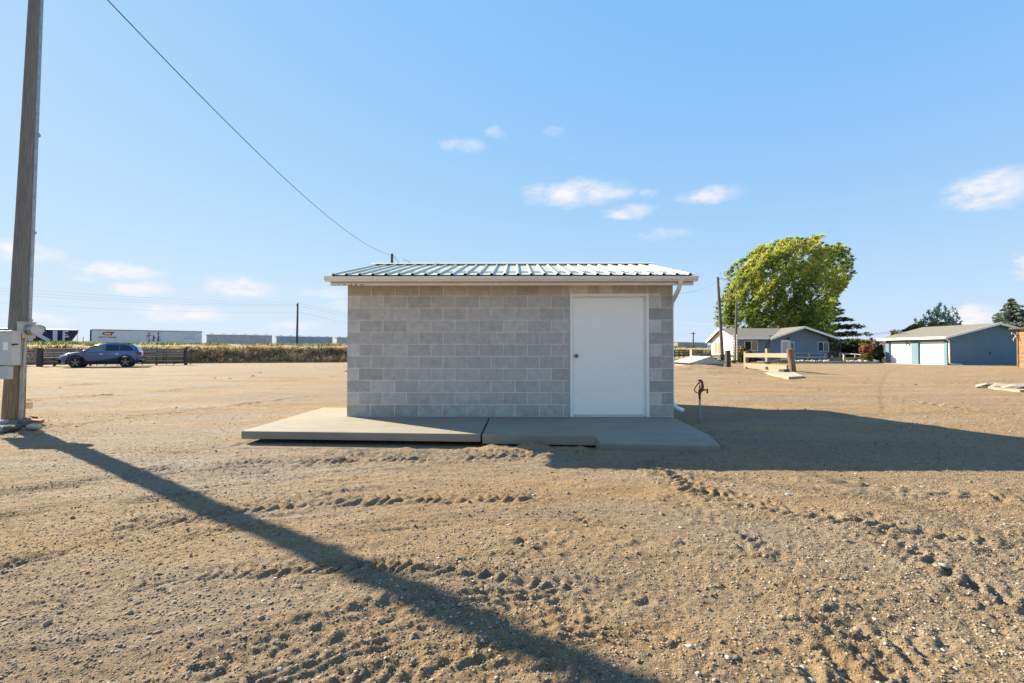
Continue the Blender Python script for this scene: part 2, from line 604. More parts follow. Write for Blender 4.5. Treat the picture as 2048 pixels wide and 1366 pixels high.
def make_ground():
    # rows spaced by distance, columns fan out: one continuous sheet
    ys = [-300, -120, -50, -22, -10, -5, -2.5, -1, 0, .5, .9, 1.1]
    y = 1.22
    while y < 46:
        ys.append(y)
        y *= 1.0047 if y < 13 else 1.008
    ys += [49, 54, 60, 70, 85, 110, 150, 220, 350, 600, 1100, 2500, 5000]
    ud = np.arange(-1.24, 1.2401, .0037)
    us = np.concatenate([[-14, -8, -5, -3.5, -2.6, -2.0, -1.7, -1.5, -1.36, -1.29], ud, [1.29, 1.36, 1.5, 1.7, 2.0, 2.6, 3.5, 5, 8, 14]])
    ys = np.array(ys)
    w = np.abs(ys) + .55
    Xg = us[None, :] * w[:, None]
    Yg = np.repeat(ys[:, None], len(us), 1)
    x, y = Xg.ravel(), Yg.ravel()
    z = terrain(x, y)
    nr, nc = Xg.shape
    co = np.stack([x, y, z], 1).astype(np.float32)
    i = (np.arange(nr - 1)[:, None] * nc + np.arange(nc - 1)[None, :]).ravel()
    quads = np.stack([i, i + 1, i + nc + 1, i + nc], 1).astype(np.int32)
    me = bpy.data.meshes.new('ground')
    me.vertices.add(len(co))
    me.vertices.foreach_set('co', co.ravel())
    me.loops.add(quads.size)
    me.loops.foreach_set('vertex_index', quads.ravel())
    me.polygons.add(len(quads))
    me.polygons.foreach_set('loop_start', np.arange(0, quads.size, 4, dtype=np.int32))
    me.polygons.foreach_set('use_smooth', np.ones(len(quads), dtype=bool))
    me.update()
    me.validate()
    return me


def ground_mat():
    m = bpy.data.materials.new('gravel_ground')
    t, n, l, p = nt(m)
    g = n.new('ShaderNodeNewGeometry')
    pos = g.outputs['Position']
    sxyz = n.new('ShaderNodeSeparateXYZ')
    l.new(pos, sxyz.inputs[0])
    sandy, f1 = noise_ramp(n, l, pos, 9, [(.25, (0.2173, 0.1504, 0.0869)), (.5, (0.3171, 0.2146, 0.1199)), (.78, (0.3911, 0.2738, 0.1608))], 8, .7)
    gravel, f2 = noise_ramp(n, l, pos, 26, [(.2, (0.1130, 0.0956, 0.0765)), (.5, (0.2825, 0.2390, 0.1894)), (.8, (0.5214, 0.4606, 0.3824))], 6, .75)
    # patches of washed gravel, stretched the way the yard is graded
    mp2 = n.new('ShaderNodeMapping')
    mp2.inputs['Scale'].default_value = (.32, 1.0, 1)
    mp2.inputs['Rotation'].default_value = (0, 0, R(14))
    l.new(pos, mp2.inputs[0])
    patch, _ = noise_ramp(n, l, mp2.outputs[0], .55, [(.42, (0, 0, 0)), (.62, (1, 1, 1))], 8, .66)
    # more gravel on the left
    mrx = n.new('ShaderNodeMapRange')
    mrx.inputs['From Min'].default_value = -4
    mrx.inputs['From Max'].default_value = 10
    mrx.inputs['To Min'].default_value = 1.0
    mrx.inputs['To Max'].default_value = .42
    l.new(sxyz.outputs['X'], mrx.inputs['Value'])
    fac = n.new('ShaderNodeMath')
    fac.operation = 'MULTIPLY'
    l.new(patch, fac.inputs[0])
    l.new(mrx.outputs[0], fac.inputs[1])
    base = mixrgb(n, l, fac.outputs[0], sandy, gravel)
    # larger drifts of tone
    tone, _ = noise_ramp(n, l, mp2.outputs[0], .9, [(.3, (.84, .83, .84)), (.7, (1.12, 1.09, 1.04))], 5, .6)
    base = mixrgb(n, l, 1.0, base, tone, 'MULTIPLY')
    # single pebbles
    dist = None
    for sc, thr, lo, hi in ((95, .45, .62, 1.45), (42, .72, .55, 1.9)):
        v = n.new('ShaderNodeTexVoronoi')
        v.inputs['Scale'].default_value = sc
        l.new(pos, v.inputs['Vector'])
        sc_ = n.new('ShaderNodeSeparateColor')
        l.new(v.outputs['Color'], sc_.inputs[0])
        br = n.new('ShaderNodeMapRange')
        br.inputs['To Min'].default_value = lo
        br.inputs['To Max'].default_value = hi
        l.new(sc_.outputs[0], br.inputs['Value'])
        on = n.new('ShaderNodeMath')
        on.operation = 'GREATER_THAN'
        on.inputs[1].default_value = thr
        l.new(sc_.outputs[1], on.inputs[0])
        inside = n.new('ShaderNodeMapRange')
        inside.inputs['From Min'].default_value = .55
        inside.inputs['From Max'].default_value = .3
        l.new(v.outputs['Distance'], inside.inputs['Value'])
        f = n.new('ShaderNodeMath')
        f.operation = 'MULTIPLY'
        l.new(on.outputs[0], f.inputs[0])
        l.new(inside.outputs[0], f.inputs[1])
        f2_ = n.new('ShaderNodeMath')
        f2_.operation = 'MULTIPLY'
        f2_.inputs[1].default_value = .75
        l.new(f.outputs[0], f2_.inputs[0])
        cc = n.new('ShaderNodeCombineColor')
        for k in range(3):
            l.new(br.outputs[0], cc.inputs[k])
        peb = mixrgb(n, l, 1.0, base, cc.outputs[0], 'MULTIPLY')
        base = mixrgb(n, l, f2_.outputs[0], base, peb)
        hgt = n.new('ShaderNodeMath')
        hgt.operation = 'MULTIPLY'
        hgt.inputs[1].default_value = 1 / sc * 16
        l.new(f.outputs[0], hgt.inputs[0])
        if dist is None:
            dist = hgt.outputs[0]
        else:
            ad = n.new('ShaderNodeMath')
            ad.operation = 'ADD'
            l.new(dist, ad.inputs[0])
            l.new(hgt.outputs[0], ad.inputs[1])
            dist = ad.outputs[0]
    nb = n.new('ShaderNodeTexNoise')
    nb.inputs['Scale'].default_value = 60
    nb.inputs['Detail'].default_value = 8
    nb.inputs['Roughness'].default_value = .75
    l.new(pos, nb.inputs['Vector'])
    nb2 = n.new('ShaderNodeTexNoise')
    nb2.inputs['Scale'].default_value = 4.5
    nb2.inputs['Detail'].default_value = 7
    nb2.inputs['Roughness'].default_value = .7
    l.new(mp2.outputs[0], nb2.inputs['Vector'])
    b1 = n.new('ShaderNodeBump')
    b1.inputs['Distance'].default_value = .024
    l.new(dist, b1.inputs['Height'])
    b2 = n.new('ShaderNodeBump')
    b2.inputs['Distance'].default_value = .021
    l.new(nb.outputs['Fac'], b2.inputs['Height'])
    l.new(b1.outputs[0], b2.inputs['Normal'])
    b3 = n.new('ShaderNodeBump')
    b3.inputs['Distance'].default_value = .06
    l.new(nb2.outputs['Fac'], b3.inputs['Height'])
    l.new(b2.outputs[0], b3.inputs['Normal'])
    l.new(b3.outputs[0], p.inputs['Normal'])
    l.new(base, p.inputs['Base Color'])
    p.inputs['Roughness'].default_value = .95
    p.inputs['Specular IOR Level'].default_value = .15
    return m


GROUNDMAT = ground_mat()
gme = make_ground()
gme.materials.append(GROUNDMAT)
ground = tag(link_mesh('ground', gme), 'bare sandy gravel yard marked with tyre tracks', None, None, 'structure')


def tint_attr(me, vals):
    a = me.attributes.new('tint', 'FLOAT', 'FACE')
    a.data.foreach_set('value', np.asarray(vals, dtype=np.float32))


def np_mesh(name, co, faces, mat, parent=None, tints=None, smooth=False):
    me = bpy.data.meshes.new(name)
    o = ORG[parent] if parent is not None else Vector((0, 0, 0))
    co = co - np.array([o.x, o.y, o.z])
    me.vertices.add(len(co))
    me.vertices.foreach_set('co', co.astype(np.float32).ravel())
    k = faces.shape[1]
    me.loops.add(faces.size)
    me.loops.foreach_set('vertex_index', faces.astype(np.int32).ravel())
    me.polygons.add(len(faces))
    me.polygons.foreach_set('loop_start', np.arange(0, faces.size, k, dtype=np.int32))
    if smooth:
        me.polygons.foreach_set('use_smooth', np.ones(len(faces), dtype=bool))
    me.update()
    if tints is not None:
        tint_attr(me, tints)
    me.materials.append(mat)
    return link_mesh(name, me, parent)


ICO = bmesh.new()
bmesh.ops.create_icosphere(ICO, subdivisions=1, radius=1)
ICOV = np.array([v.co[:] for v in ICO.verts])
ICOF = np.array([[v.index for v in f.verts] for f in ICO.faces])
ICO.free()


def in_slab(x, y):
    return ((x > -3.9) & (x < 2.8) & (y > 5.88)) | ((x > .8) & (x < 2.5) & (y > 5.5) & (y < 6.5))


OCTV = np.array([(1, 0, 0), (-1, 0, 0), (0, 1, 0), (0, -1, 0), (0, 0, 1), (0, 0, -1)], dtype=float)
OCTF = np.array([(0, 2, 4), (2, 1, 4), (1, 3, 4), (3, 0, 4), (2, 0, 5), (1, 2, 5), (3, 1, 5), (0, 3, 5)])
PEBM = leafmat('pebble', [(0, (.072, .06, .048)), (.3, (.184, .144, .104)), (.6, (.28, .216, .148)), (.85, (.368, .304, .232)), (1, (.496, .448, .376))], 0, .9)


def pebbles(name, n, near, far, med, sig, lo, hi, BV, BF, seed, label, thin):
    d = near * (far / near) ** rng.random(n)
    u = rng.uniform(-1.28, 1.28, n)
    x, y = u * (d + .4), d
    dens = np.clip(.5 + 1.4 * fbm(x * .7, y * .9, 3, seed) + .22 * np.clip(x, -1, 2), thin, 1)
    keep = (rng.random(n) < dens) & ~in_slab(x, y)
    x, y, d = x[keep], y[keep], d[keep]
    n = len(x)
    z = terrain(x, y)
    s = np.clip(rng.lognormal(math.log(med), sig, n), lo, hi) * np.clip(.8 + d * .05, .8, 1.3)
    sc = np.stack([s * rng.uniform(.8, 1.6, n), s * rng.uniform(.7, 1.3, n), s * rng.uniform(.4, .85, n)], 1)
    ang = rng.uniform(0, 6.28, n)
    k = len(BV)
    V = BV[None] * (1 + .24 * rng.standard_normal((n, k, 3))) * sc[:, None]
    ca, sa = np.cos(ang)[:, None], np.sin(ang)[:, None]
    X = V[:, :, 0] * ca - V[:, :, 1] * sa + x[:, None]
    Y = V[:, :, 0] * sa + V[:, :, 1] * ca + y[:, None]
    Z = V[:, :, 2] + z[:, None] + s[:, None] * .2
    co = np.stack([X, Y, Z], 2).reshape(-1, 3)
    F = (BF[None] + (np.arange(n) * k)[:, None, None]).reshape(-1, 3)
    t = np.repeat(np.clip(rng.normal(.52, .22, n), 0, 1), len(BF))
    return tag(np_mesh(name, co, F, PEBM, None, t), label, 'pebbles', None, 'stuff')


pebbles('fine_gravel', 120000, 1.3, 9.0, .0042, .4, .002, .010, OCTV, OCTF, 61, 'fine loose gravel scattered over the whole foreground', .15)
pebbles('pebbles', 9000, 1.3, 11, .0065, .42, .004, .017, ICOV, ICOF, 62, 'larger loose pebbles strewn over the foreground gravel', .05)

ROCKS = [(920, 1180 + 26, 11), (348, 1206, 9), (424, 1218, 9), (297, 1280, 8), (235, 1306, 7), (560, 1340, 10), (1577, 989, 10),
         (1455, 1316, 12), (1605, 1330, 10), (1675, 1335, 11), (1395, 1350, 10), (1622, 1352, 12), (1620, 1320, 8),
         (1655, 1122, 8), (1886, 1132, 16), (400, 1262, 7), (637, 1356, 8), (980, 1300, 7), (1180, 1255, 7), (1770, 1290, 8)]
ROCKLAB = ['pale stone just right of the pole shadow below mid picture', 'pale flat stone left of the pole shadow, left of its twin', 'pale flat stone left of the pole shadow, right of its twin', 'whitish stone low at left, right of the small one near it', 'small whitish stone low in the left foreground', 'pale oval stone low in the foreground left of the pole shadow', 'pale stone on the bare ground below the shed shadow', 'pale stone at the bottom right of centre, left of the stone cluster', 'pale stone at the upper left of the bottom right stone cluster', 'pale stone at the right end of the bottom right stone cluster', 'pale stone at the very bottom left of the stone cluster', 'biggest pale stone at the bottom edge among the stone cluster', 'pale stone above the bottom right stone cluster', 'small pale stone alone in the right foreground gravel', 'large grey stone in the rough track near the right edge', 'small pale stone left of the whitish oval in the left foreground', 'small pale stone at the bottom edge left of the pole shadow', 'small pale stone at the lower side of the pole shadow', 'small pale stone above the end of the pole shadow', 'small pale stone in the tyre track at lower right']
rock_me = None
for i, (px, py, r) in enumerate(ROCKS):
    c = G(px, py)
    c.z = float(terrain(np.array([c.x]), np.array([c.y]))[0])
    s = r * .5 / (FPX / c.y) * 1.15
    if rock_me is None:
        b = MB().blob((0, 0, 0), (1, .8, .55), 2, .22, 3)
        o = b.build('rock', M('pale_rock', (.24, .208, .168), (.44, .4, .344), 7, .9, bump=.004, bscale=30), None, True)
        rock_me = o.data
    else:
        o = link_mesh('rock', rock_me)
    o.location = (c.x, c.y, c.z + s * .22)
    o.scale = (s, s, s)
    o.rotation_euler = (random.uniform(-.2, .2), random.uniform(-.2, .2), random.uniform(0, 6))
    tag(o, ROCKLAB[i], 'stone', 'pale stones in the gravel')

# ------------------------------------------------------------------ concrete slabs
CONC = M('broom_concrete', (.2268, .1915, .147), (.2814, .2419, .189), 2.2, .85, bump=.0015, bscale=90, stretch=(1, 3, 1),
         dirt=(.22, .185, .14), dscale=2.6, dmin=.5, dmax=.75)


def gz(px, py):
    p = G(px, py, SLAB_Z)
    return (p.x, p.y)


fl, fr = gz(482, 862), gz(961, 868)
jb = gz(978.5, 832.5)
bl = gz(645, 815)
left_poly = [fl, fr, (jb[0], 7.69), (-2.6, 7.72), (-2.6, bl[1]), bl]
b = MB().prism(left_poly, .04, SLAB_Z)
o = b.build('pavement_slab', CONC, None, False, .012)
tag(o, 'long sunlit concrete slab running round the left corner of the block shed', None, None, 'structure')
j2f, j2b = gz(964.5, 868.5), gz(981.5, 832.5)
r1, r2 = gz(1190, 871.5), gz(1418.5, 870)
re = gz(1346.5, 835.8)
f1, f2 = G(1201, 889.5, .055), G(1442, 893, .05)
b = MB().prism([j2f, r1, r2, (re[0] + .03, 7.69), (j2b[0], 7.69)], .02, SLAB_Z)
b.prism([(r1[0] + .004, r1[1]), (f1.x, f1.y), (f2.x, f2.y), (r2[0], r2[1])][::1], -.02, [SLAB_Z, .07, .06, SLAB_Z])
o = b.build('pavement_slab', CONC, None, False, .01)
tag(o, 'shaded concrete slab with a sloping apron before the white door', None, None, 'structure')

# ------------------------------------------------------------------ block shed
SX0, SX1, SY0, SY1 = -2.837, 2.664, 7.67, 11.59
shed = tag(empty('block_shed', (0, 7.67, SLAB_Z)), 'small grey concrete block shed with green metal roof and white door', 'shed')
MORTAR = M('mortar', (.60, .54, .46), (.74, .665, .575), 9, .95, bump=.002, bscale=120)
DX0, DX1, DZ1 = .923, 2.255, 2.223
bm_ = bpy.data.materials.new('concrete_block')
t, n, l, p = nt(bm_)
oi = n.new('ShaderNodeObjectInfo')
ge = n.new('ShaderNodeNewGeometry')
c1, _ = noise_ramp(n, l, ge.outputs['Position'], 130, [(.28, (.62, .62, .62)), (.72, (1.3, 1.3, 1.3))], 4, .75)
c2, _ = noise_ramp(n, l, ge.outputs['Position'], 9, [(.28, (.76, .76, .77)), (.72, (1.16, 1.15, 1.12))], 8, .7)
col = mixrgb(n, l, 1, oi.outputs['Color'], c1, 'MULTIPLY')
col = mixrgb(n, l, 1, col, c2, 'MULTIPLY')
st, _ = noise_ramp(n, l, ge.outputs['Position'], 9, [(.6, (0, 0, 0)), (.78, (1, 1, 1))], 8, .7)
col = mixrgb(n, l, st, col, (.36, .30, .21))
# soil splashed up on the lowest courses
sz = n.new('ShaderNodeSeparateXYZ')
l.new(ge.outputs['Position'], sz.inputs[0])
sm_ = n.new('ShaderNodeMapRange')
sm_.inputs['From Min'].default_value = .62
sm_.inputs['From Max'].default_value = .15
sm_.inputs['To Max'].default_value = 1.15
l.new(sz.outputs['Z'], sm_.inputs['Value'])
spl, _ = noise_ramp(n, l, ge.outputs['Position'], 7, [(.42, (0, 0, 0)), (.68, (1, 1, 1))], 9, .72)
mm = n.new('ShaderNodeMath')
mm.operation = 'MULTIPLY'
mm.use_clamp = True
l.new(sm_.outputs[0], mm.inputs[0])
l.new(spl, mm.inputs[1])
mm2 = n.new('ShaderNodeMath')
mm2.operation = 'MULTIPLY'
mm2.inputs[1].default_value = .55
l.new(mm.outputs[0], mm2.inputs[0])
col = mixrgb(n, l, mm2.outputs[0], col, (.30, .225, .145))
l.new(col, p.inputs['Base Color'])
p.inputs['Roughness'].default_value = .95
p.inputs['Specular IOR Level'].default_value = .1
nb = n.new('ShaderNodeTexNoise')
nb.inputs['Scale'].default_value = 160
nb.inputs['Detail'].default_value = 5
l.new(ge.outputs['Position'], nb.inputs['Vector'])
bp = n.new('ShaderNodeBump')
bp.inputs['Distance'].default_value = .003
l.new(nb.outputs['Fac'], bp.inputs['Height'])
l.new(bp.outputs[0], p.inputs['Normal'])
BLOCKMAT = bm_

MJ = .003
mw = MB()
mw.box((SX0 + MJ, SY0 + MJ, SLAB_Z - .1), (DX0, SY0 + .2, 2.60)).box((DX1, SY0 + MJ, SLAB_Z - .1), (SX1 - MJ, SY0 + .2, 2.60))
mw.box((DX0, SY0 + MJ, DZ1), (DX1, SY0 + .2, 2.60))
wall = mw.build('front_wall', MORTAR, shed)
sw = MB()
for x0, x1 in ((SX0 + MJ, SX0 + .2), (SX1 - .2, SX1 - MJ)):
    sw.extrx([(SY0 + .21, SLAB_Z - .1), (SY1 - .21, SLAB_Z - .1), (SY1 - .21, 2.55), ((SY0 + SY1) / 2, 3.0), (SY0 + .21, 2.55)], x0, x1)
sw.box((SX0 + MJ, SY1 - .2, SLAB_Z - .1), (SX1 - MJ, SY1 - MJ, 2.6))
sw.build('side_wall', MORTAR, shed)
blk_cache = {}


def block_mesh(w, h):
    k = (round(w, 3), round(h, 3))
    if k not in blk_cache:
        bm = bmesh.new()
        bmesh.ops.create_cube(bm, size=1)
        bmesh.ops.scale(bm, vec=(w, .19, h), verts=bm.verts)
        bmesh.ops.bevel(bm, geom=[e for e in bm.edges if all(v.co.y < 0 for v in e.verts)], offset=.003, segments=1, affect='EDGES')
        me = bpy.data.meshes.new('block')
        bm.to_mesh(me)
        bm.free()
        me.materials.append(BLOCKMAT)
        blk_cache[k] = me
    return blk_cache[k]


CH = .2032
lab = .5
br_ = random.Random(5)


def put_block(x0, x1, zb, zt, shade=None):
    j = .0055
    w, h = x1 - x0 - 2 * j, zt - zb - 2 * j
    if w < .03:
        return
    ob = bpy.data.objects.new('block', block_mesh(w, h))
    COL.objects.link(ob)
    ob.parent = wall
    ob.location = Vector(((x0 + x1) / 2, SY0 + .095 + br_.uniform(-.0015, .0015), (zb + zt) / 2)) - ORG[shed]
    g = shade if shade else lab * min(1.16, max(.74, br_.gauss(1.0, .05)))
    wm = br_.uniform(-.004, .006)
    ob.color = (g * 1.01 + wm, g * .92, g * .82 - wm, 1)


for c in range(12):
    zb = SLAB_Z + c * CH
    zt = zb + CH
    if c == 11:
        zt = zb + .16
    odd = c % 2 == 1
    x = SX0
    first = .2032 if odd else .4064
    spans = []
    e = x + first - .004
    spans.append((x, e))
    while e < DX0 - .001:
        spans.append((e, min(e + .4064, DX0)))
        e += .4064
    if c < 10:
        for a, b2 in spans:
            sh = None
            if odd and a == SX0:
                sh = lab * 1.22
            put_block(a, b2, zb, zt, sh)
        if odd:
            put_block(DX1, DX1 + .2045, zb, zt, lab * br_.uniform(1.12, 1.3))
            put_block(DX1 + .2045, SX1, zb, zt, lab * br_.uniform(.85, .95))
        else:
            put_block(DX1, SX1, zb, zt, lab * br_.uniform(.8, .95))
    else:
        if c == 10:
            zt0 = zb
        while e < DX1 + .05:
            spans.append((e, e + .2032))
            e += .2032
        spans = [s for s in spans if s[1] <= e]
        if c == 10:
            # over the door the blocks sit on the frame
            for a, b2 in spans:
                lift = DZ1 if (b2 > DX0 + .02 and a < DX1) else zb
                put_block(a, b2, max(zb, lift), zt, lab * br_.choice([.9, 1, 1.05, 1.1]) * (1.28 if 1.45 < (a + b2) / 2 < 1.65 else 1))
            put_block(e, SX1, zb, zt)
        else:
            while e < SX1 - .01:
                spans.append((e, min(e + .4064, SX1)))
                e += .4064
            for a, b2 in spans:
                put_block(a, b2, zb, zt)

# blocks of the side walls, seen only from a step aside: one mesh each
sb = MB()
for c in range(12):
    zb = SLAB_Z + c * CH
    y = SY0 + (.4064 if c % 2 else .2032)
    while y < SY1 - .2:
        y2 = min(y + .4064, SY1)
        for xa, xb in ((SX0, SX0 + .1), (SX1 - .1, SX1)):
            sb.box((xa, y + .0045, zb + .0045), (xb, y2 - .0045, zb + CH - .0045))
        y = y2
o = sb.build('block_courses', BLOCKMAT, shed)
o.color = (.46, .43, .39, 1)
o['kind'] = 'stuff'

# door frame, leaf, hardware
fr_ = MB()
fw = .052
fy0, fy1 = SY0 - .02, SY0 + .15
fr_.box((DX0 + .003, fy0, SLAB_Z), (DX0 + fw, fy1, DZ1 - .003)).box((DX1 - fw, fy0, SLAB_Z), (DX1 - .003, fy1, DZ1 - .003))
fr_.box((DX0 + fw, fy0, DZ1 - fw), (DX1 - fw, fy1, DZ1 - .003))
fr_.box((DX1 - fw - .035, fy0 + .04, SLAB_Z), (DX1 - fw, fy1 - .01, DZ1 - fw)).box((DX0 + fw, fy0 + .04, DZ1 - fw - .02), (DX1 - fw - .035, fy1 - .01, DZ1 - fw))
frame = fr_.build('door_frame', WHITE, shed, False, .003)
th = MB().box((DX0 + fw, fy0 + .03, SLAB_Z + .001), (DX1 - fw - .035, fy1, SLAB_Z + .02)).build('threshold', GUTTER, shed)
DOORM = M('door_paint', (.88, .82, .72), (.92, .86, .765), 1.5, .45, dirt=(.55, .53, .5), dscale=22, dmin=.72, dmax=.86, stretch=(1, 1, 2))
dl = MB().box((DX0 + fw + .004, fy0 + .025, SLAB_Z + .03), (DX1 - fw - .039, fy0 + .07, DZ1 - fw - .024))
door = dl.build('door', DOORM, shed, False, .004)
yk = fy0 + .025
kp = A(1152.5, 711.5, yk)
kb = MB().tube([(kp.x, yk - .004, kp.z), (kp.x, yk - .012, kp.z)], .034, 20).tube([(kp.x, yk - .012, kp.z), (kp.x, yk - .035, kp.z)], .012, 12)
kb.tube([(kp.x, yk - .035, kp.z), (kp.x, yk - .042, kp.z), (kp.x, yk - .06, kp.z), (kp.x, yk - .068, kp.z)], [.014, .027, .027, .016], 16)
kb.build('knob', M('brass', (.2, .14, .07), (.32, .23, .12), 30, .35, .9), door, True)
hg = MB()
for z in (.45, 1.2, 2.0):
    hg = MB().tube([(DX1 - fw - .037, fy0 + .018, SLAB_Z + z - .05), (DX1 - fw - .037, fy0 + .018, SLAB_Z + z + .05)], .008, 8)
    hg.build('hinge', GUTTER, door)
SCR = M('scuff', (.12, .12, .12), (.3, .3, .3), 60, .9)
sc = MB()


def scuff(pts, w=.0015):
    q = [A(px, py, yk - .0008) for px, py in pts]
    sc.tube(q, w, 4)


scuff([(1251, 737), (1256, 733.5), (1263, 731.5), (1272, 732.5), (1280, 736), (1286, 739)])
scuff([(1152, 785.5), (1156, 788), (1161, 785), (1165, 781)])
scuff([(1250, 738), (1253, 736.5)])
scuff([(1185, 746), (1192, 745.2)], .0008)
scuff([(1224, 721), (1235, 720.4)], .0006)
for px, py in ((1226, 601), (1206, 733), (1246, 769), (1274, 790), (1238, 683), (1215, 812)):
    scuff([(px, py - .7), (px + .6, py + .7)], .0025)
sc.build('scuff_mark', SCR, door)

# roof: rafters' planes, ribbed panels, ridge cap, fascia, gutter, downspout
EY, EZ, RY, RZ = 7.26, 2.475, 9.63, 3.075
RX0, RX1 = -3.02, 2.905
ROOFM = M('green_roof_metal', (0.4337, 0.4530, 0.3640), (0.5266, 0.5421, 0.4569), 3, .45, .05, spec=.5, dirt=(.36, .37, .34), dscale=2.5, dmin=.55, dmax=.85)
slope = math.atan2(RZ - EZ, RY - EY)
NP = 7
pw = (RX1 - RX0) / NP
pitch = pw / 4


def roof_panel(x0, sgn):
    prof = []
    for k in range(4):
        cx = x0 + pitch * (k + .5)
        prof += [(cx - pitch / 2 + .001, 0), (cx - .030, 0), (cx - .014, .026), (cx + .014, .026), (cx + .030, 0)]
    prof.append((x0 + pw - .001, 0))
    vs, fs = [], []
    if sgn > 0:
        a, b_ = (EY, EZ), (RY, RZ)
    else:
        a, b_ = (2 * RY - EY, EZ), (RY, RZ)
    nx = (-math.sin(slope) * sgn, math.cos(slope))
    for (yy, zz) in (a, b_):
        for (x, h) in prof:
            vs.append((x, yy + nx[0] * h, zz + nx[1] * h))
        for (x, h) in prof:
            vs.append((x, yy + nx[0] * (h - .006), zz + nx[1] * (h - .006)))
    k = len(prof)
    for i in range(k - 1):
        fs += [(i, i + 1, 2 * k + i + 1, 2 * k + i), (k + i, 3 * k + i, 3 * k + i + 1, k + i + 1), (i, k + i, k + i + 1, i + 1),
               (2 * k + i, 2 * k + i + 1, 3 * k + i + 1, 3 * k + i)]
    fs += [(0, 2 * k, 3 * k, k), (k - 1, 2 * k - 1, 4 * k - 1, 3 * k - 1)]
    return MB().add(vs, fs)


rb = MB()
rb.add([], [])
rf = MB()
for sgn, yy in ((1, EY), (-1, 2 * RY - EY)):
    p0, p1 = (yy + .06 * sgn, EZ - .012), (RY, RZ - .024)
    rf.extrx([(p0[0], p0[1]), (p1[0], p1[1]), (p1[0], p1[1] - .1), (p0[0], p0[1] - .1)], RX0 + .05, RX1 - .05)
roof = rf.build('roof', WOODGREY, shed)
for sgn in (1, -1):
    for k in range(NP):
        roof_panel(RX0 + k * pw, sgn).build('roof_panel', ROOFM, roof)
rc = MB()
for sgn in (1, -1):
    q = [(RY, RZ + .045), (RY - .16 * sgn, RZ + .045 - .16 * math.tan(slope)), (RY - .16 * sgn, RZ + .038 - .16 * math.tan(slope)), (RY, RZ + .038)]
    rc.extrx(q, RX0 - .01, RX1 + .01)
rc.build('ridge_cap', GUTTER, roof)
fa = MB().box((-3.0, 7.35, 2.318), (2.885, 7.385, 2.45))
fa.build('fascia', CREAM, shed, False, .003)
# paint flaked off the fascia, bare wood showing
fk = MB()
ra = random.Random(4)
x = -2.96
while x < -2.45:
    w_ = ra.uniform(.01, .05)
    h_ = ra.uniform(.004, .02) * (1.4 if -2.8 < x < -2.5 else .8)
    if ra.random() < .75:
        fk.add([(x, 7.3485, 2.3185), (x + w_, 7.3485, 2.3185), (x + w_ * .8, 7.3485, 2.322 + h_), (x + w_ * .3, 7.3485, 2.32 + h_ * .8)], [(0, 1, 2, 3)])
    x += w_
fk.build('flaked_paint', WOODDARK, shed)
bgb = MB()
for x in (-2.99, 2.86):
    for sgn, yy in ((1, 7.39), (-1, 2 * RY - 7.39)):
        z0 = EZ - .03
        bgb.beam((x, yy, 2.43), (x, RY, RZ - .08), .025, .14)
bgb.build('barge_board', CREAM, shed)
so = MB().box((-2.97, 7.39, 2.36), (2.85, SY0 - .004, 2.372))
so.build('soffit', CREAM, shed)
gp = [(7.345, 2.375), (7.345, 2.45), (7.339, 2.45), (7.339, 2.382), (7.305, 2.382), (7.29, 2.40), (7.272, 2.415), (7.258, 2.452), (7.245, 2.452),
      (7.245, 2.444), (7.252, 2.444), (7.264, 2.41), (7.284, 2.393), (7.298, 2.374)]
gt = MB().extrx(gp, -3.06, 2.925)
for x in (-3.064, 2.925):
    gt.extrx([(7.345, 2.373), (7.345, 2.453), (7.244, 2.453), (7.263, 2.408), (7.297, 2.372)], x, x + .004)
gt.build('gutter', GUTTER, shed)


def rect_duct(b, pts, w, h):
    for p_, q_ in zip(pts[:-1], pts[1:]):
        b.beam(p_, q_, w, h, up=(0, 1, 0))


ds = MB()
ds.tube([(2.655, 7.30, 2.378), (2.655, 7.31, 2.33), (2.66, 7.40, 2.25), (2.675, 7.6, 2.16), (2.7, 7.82, 2.09), (2.7, 7.86, 2.0), (2.7, 7.86, .42),
         (2.72, 7.86, .33), (2.79, 7.84, .27), (2.88, 7.80, .235)], .036, 10)
ds.build('downspout', GUTTER, shed, True)

# ------------------------------------------------------------------ utility pole with meter
pole = tag(empty('utility_pole', (-8.5, 7.7, 0)), 'tall weathered wooden pole with meter box and conduit at the left edge', 'utility pole')
POLEM = bpy.data.materials.new('pole_wood')
t, n, l, p = nt(POLEM)
ge = n.new('ShaderNodeNewGeometry')
mpn = n.new('ShaderNodeMapping')
mpn.inputs['Scale'].default_value = (34, 34, 1.1)
l.new(ge.outputs['Position'], mpn.inputs[0])
gr, fg = noise_ramp(n, l, mpn.outputs[0], 3.0, [(.25, (.085, .075, .066)), (.5, (.18, .163, .145)), (.75, (.29, .27, .245))], 8, .7)
go, fo = noise_ramp(n, l, mpn.outputs[0], 3.0, [(.25, (.09, .055, .03)), (.5, (.26, .16, .085)), (.75, (.42, .29, .17))], 8, .7)
sx = n.new('ShaderNodeSeparateXYZ')
l.new(ge.outputs['Position'], sx.inputs[0])
zr = n.new('ShaderNodeMapRange')
zr.inputs['From Min'].default_value = 1.3
zr.inputs['From Max'].default_value = .0
l.new(sx.outputs['Z'], zr.inputs['Value'])
col = mixrgb(n, l, zr.outputs[0], gr, go)
l.new(col, p.inputs['Base Color'])
p.inputs['Roughness'].default_value = .9
bp = n.new('ShaderNodeBump')
bp.inputs['Distance'].default_value = .012
l.new(fg, bp.inputs['Height'])
l.new(bp.outputs[0], p.inputs['Normal'])
pb = A(25.5, 852, 7.7)
pt = A(69, 0, 7.7)
dirp = (pt - pb) / (pt.z - pb.z)


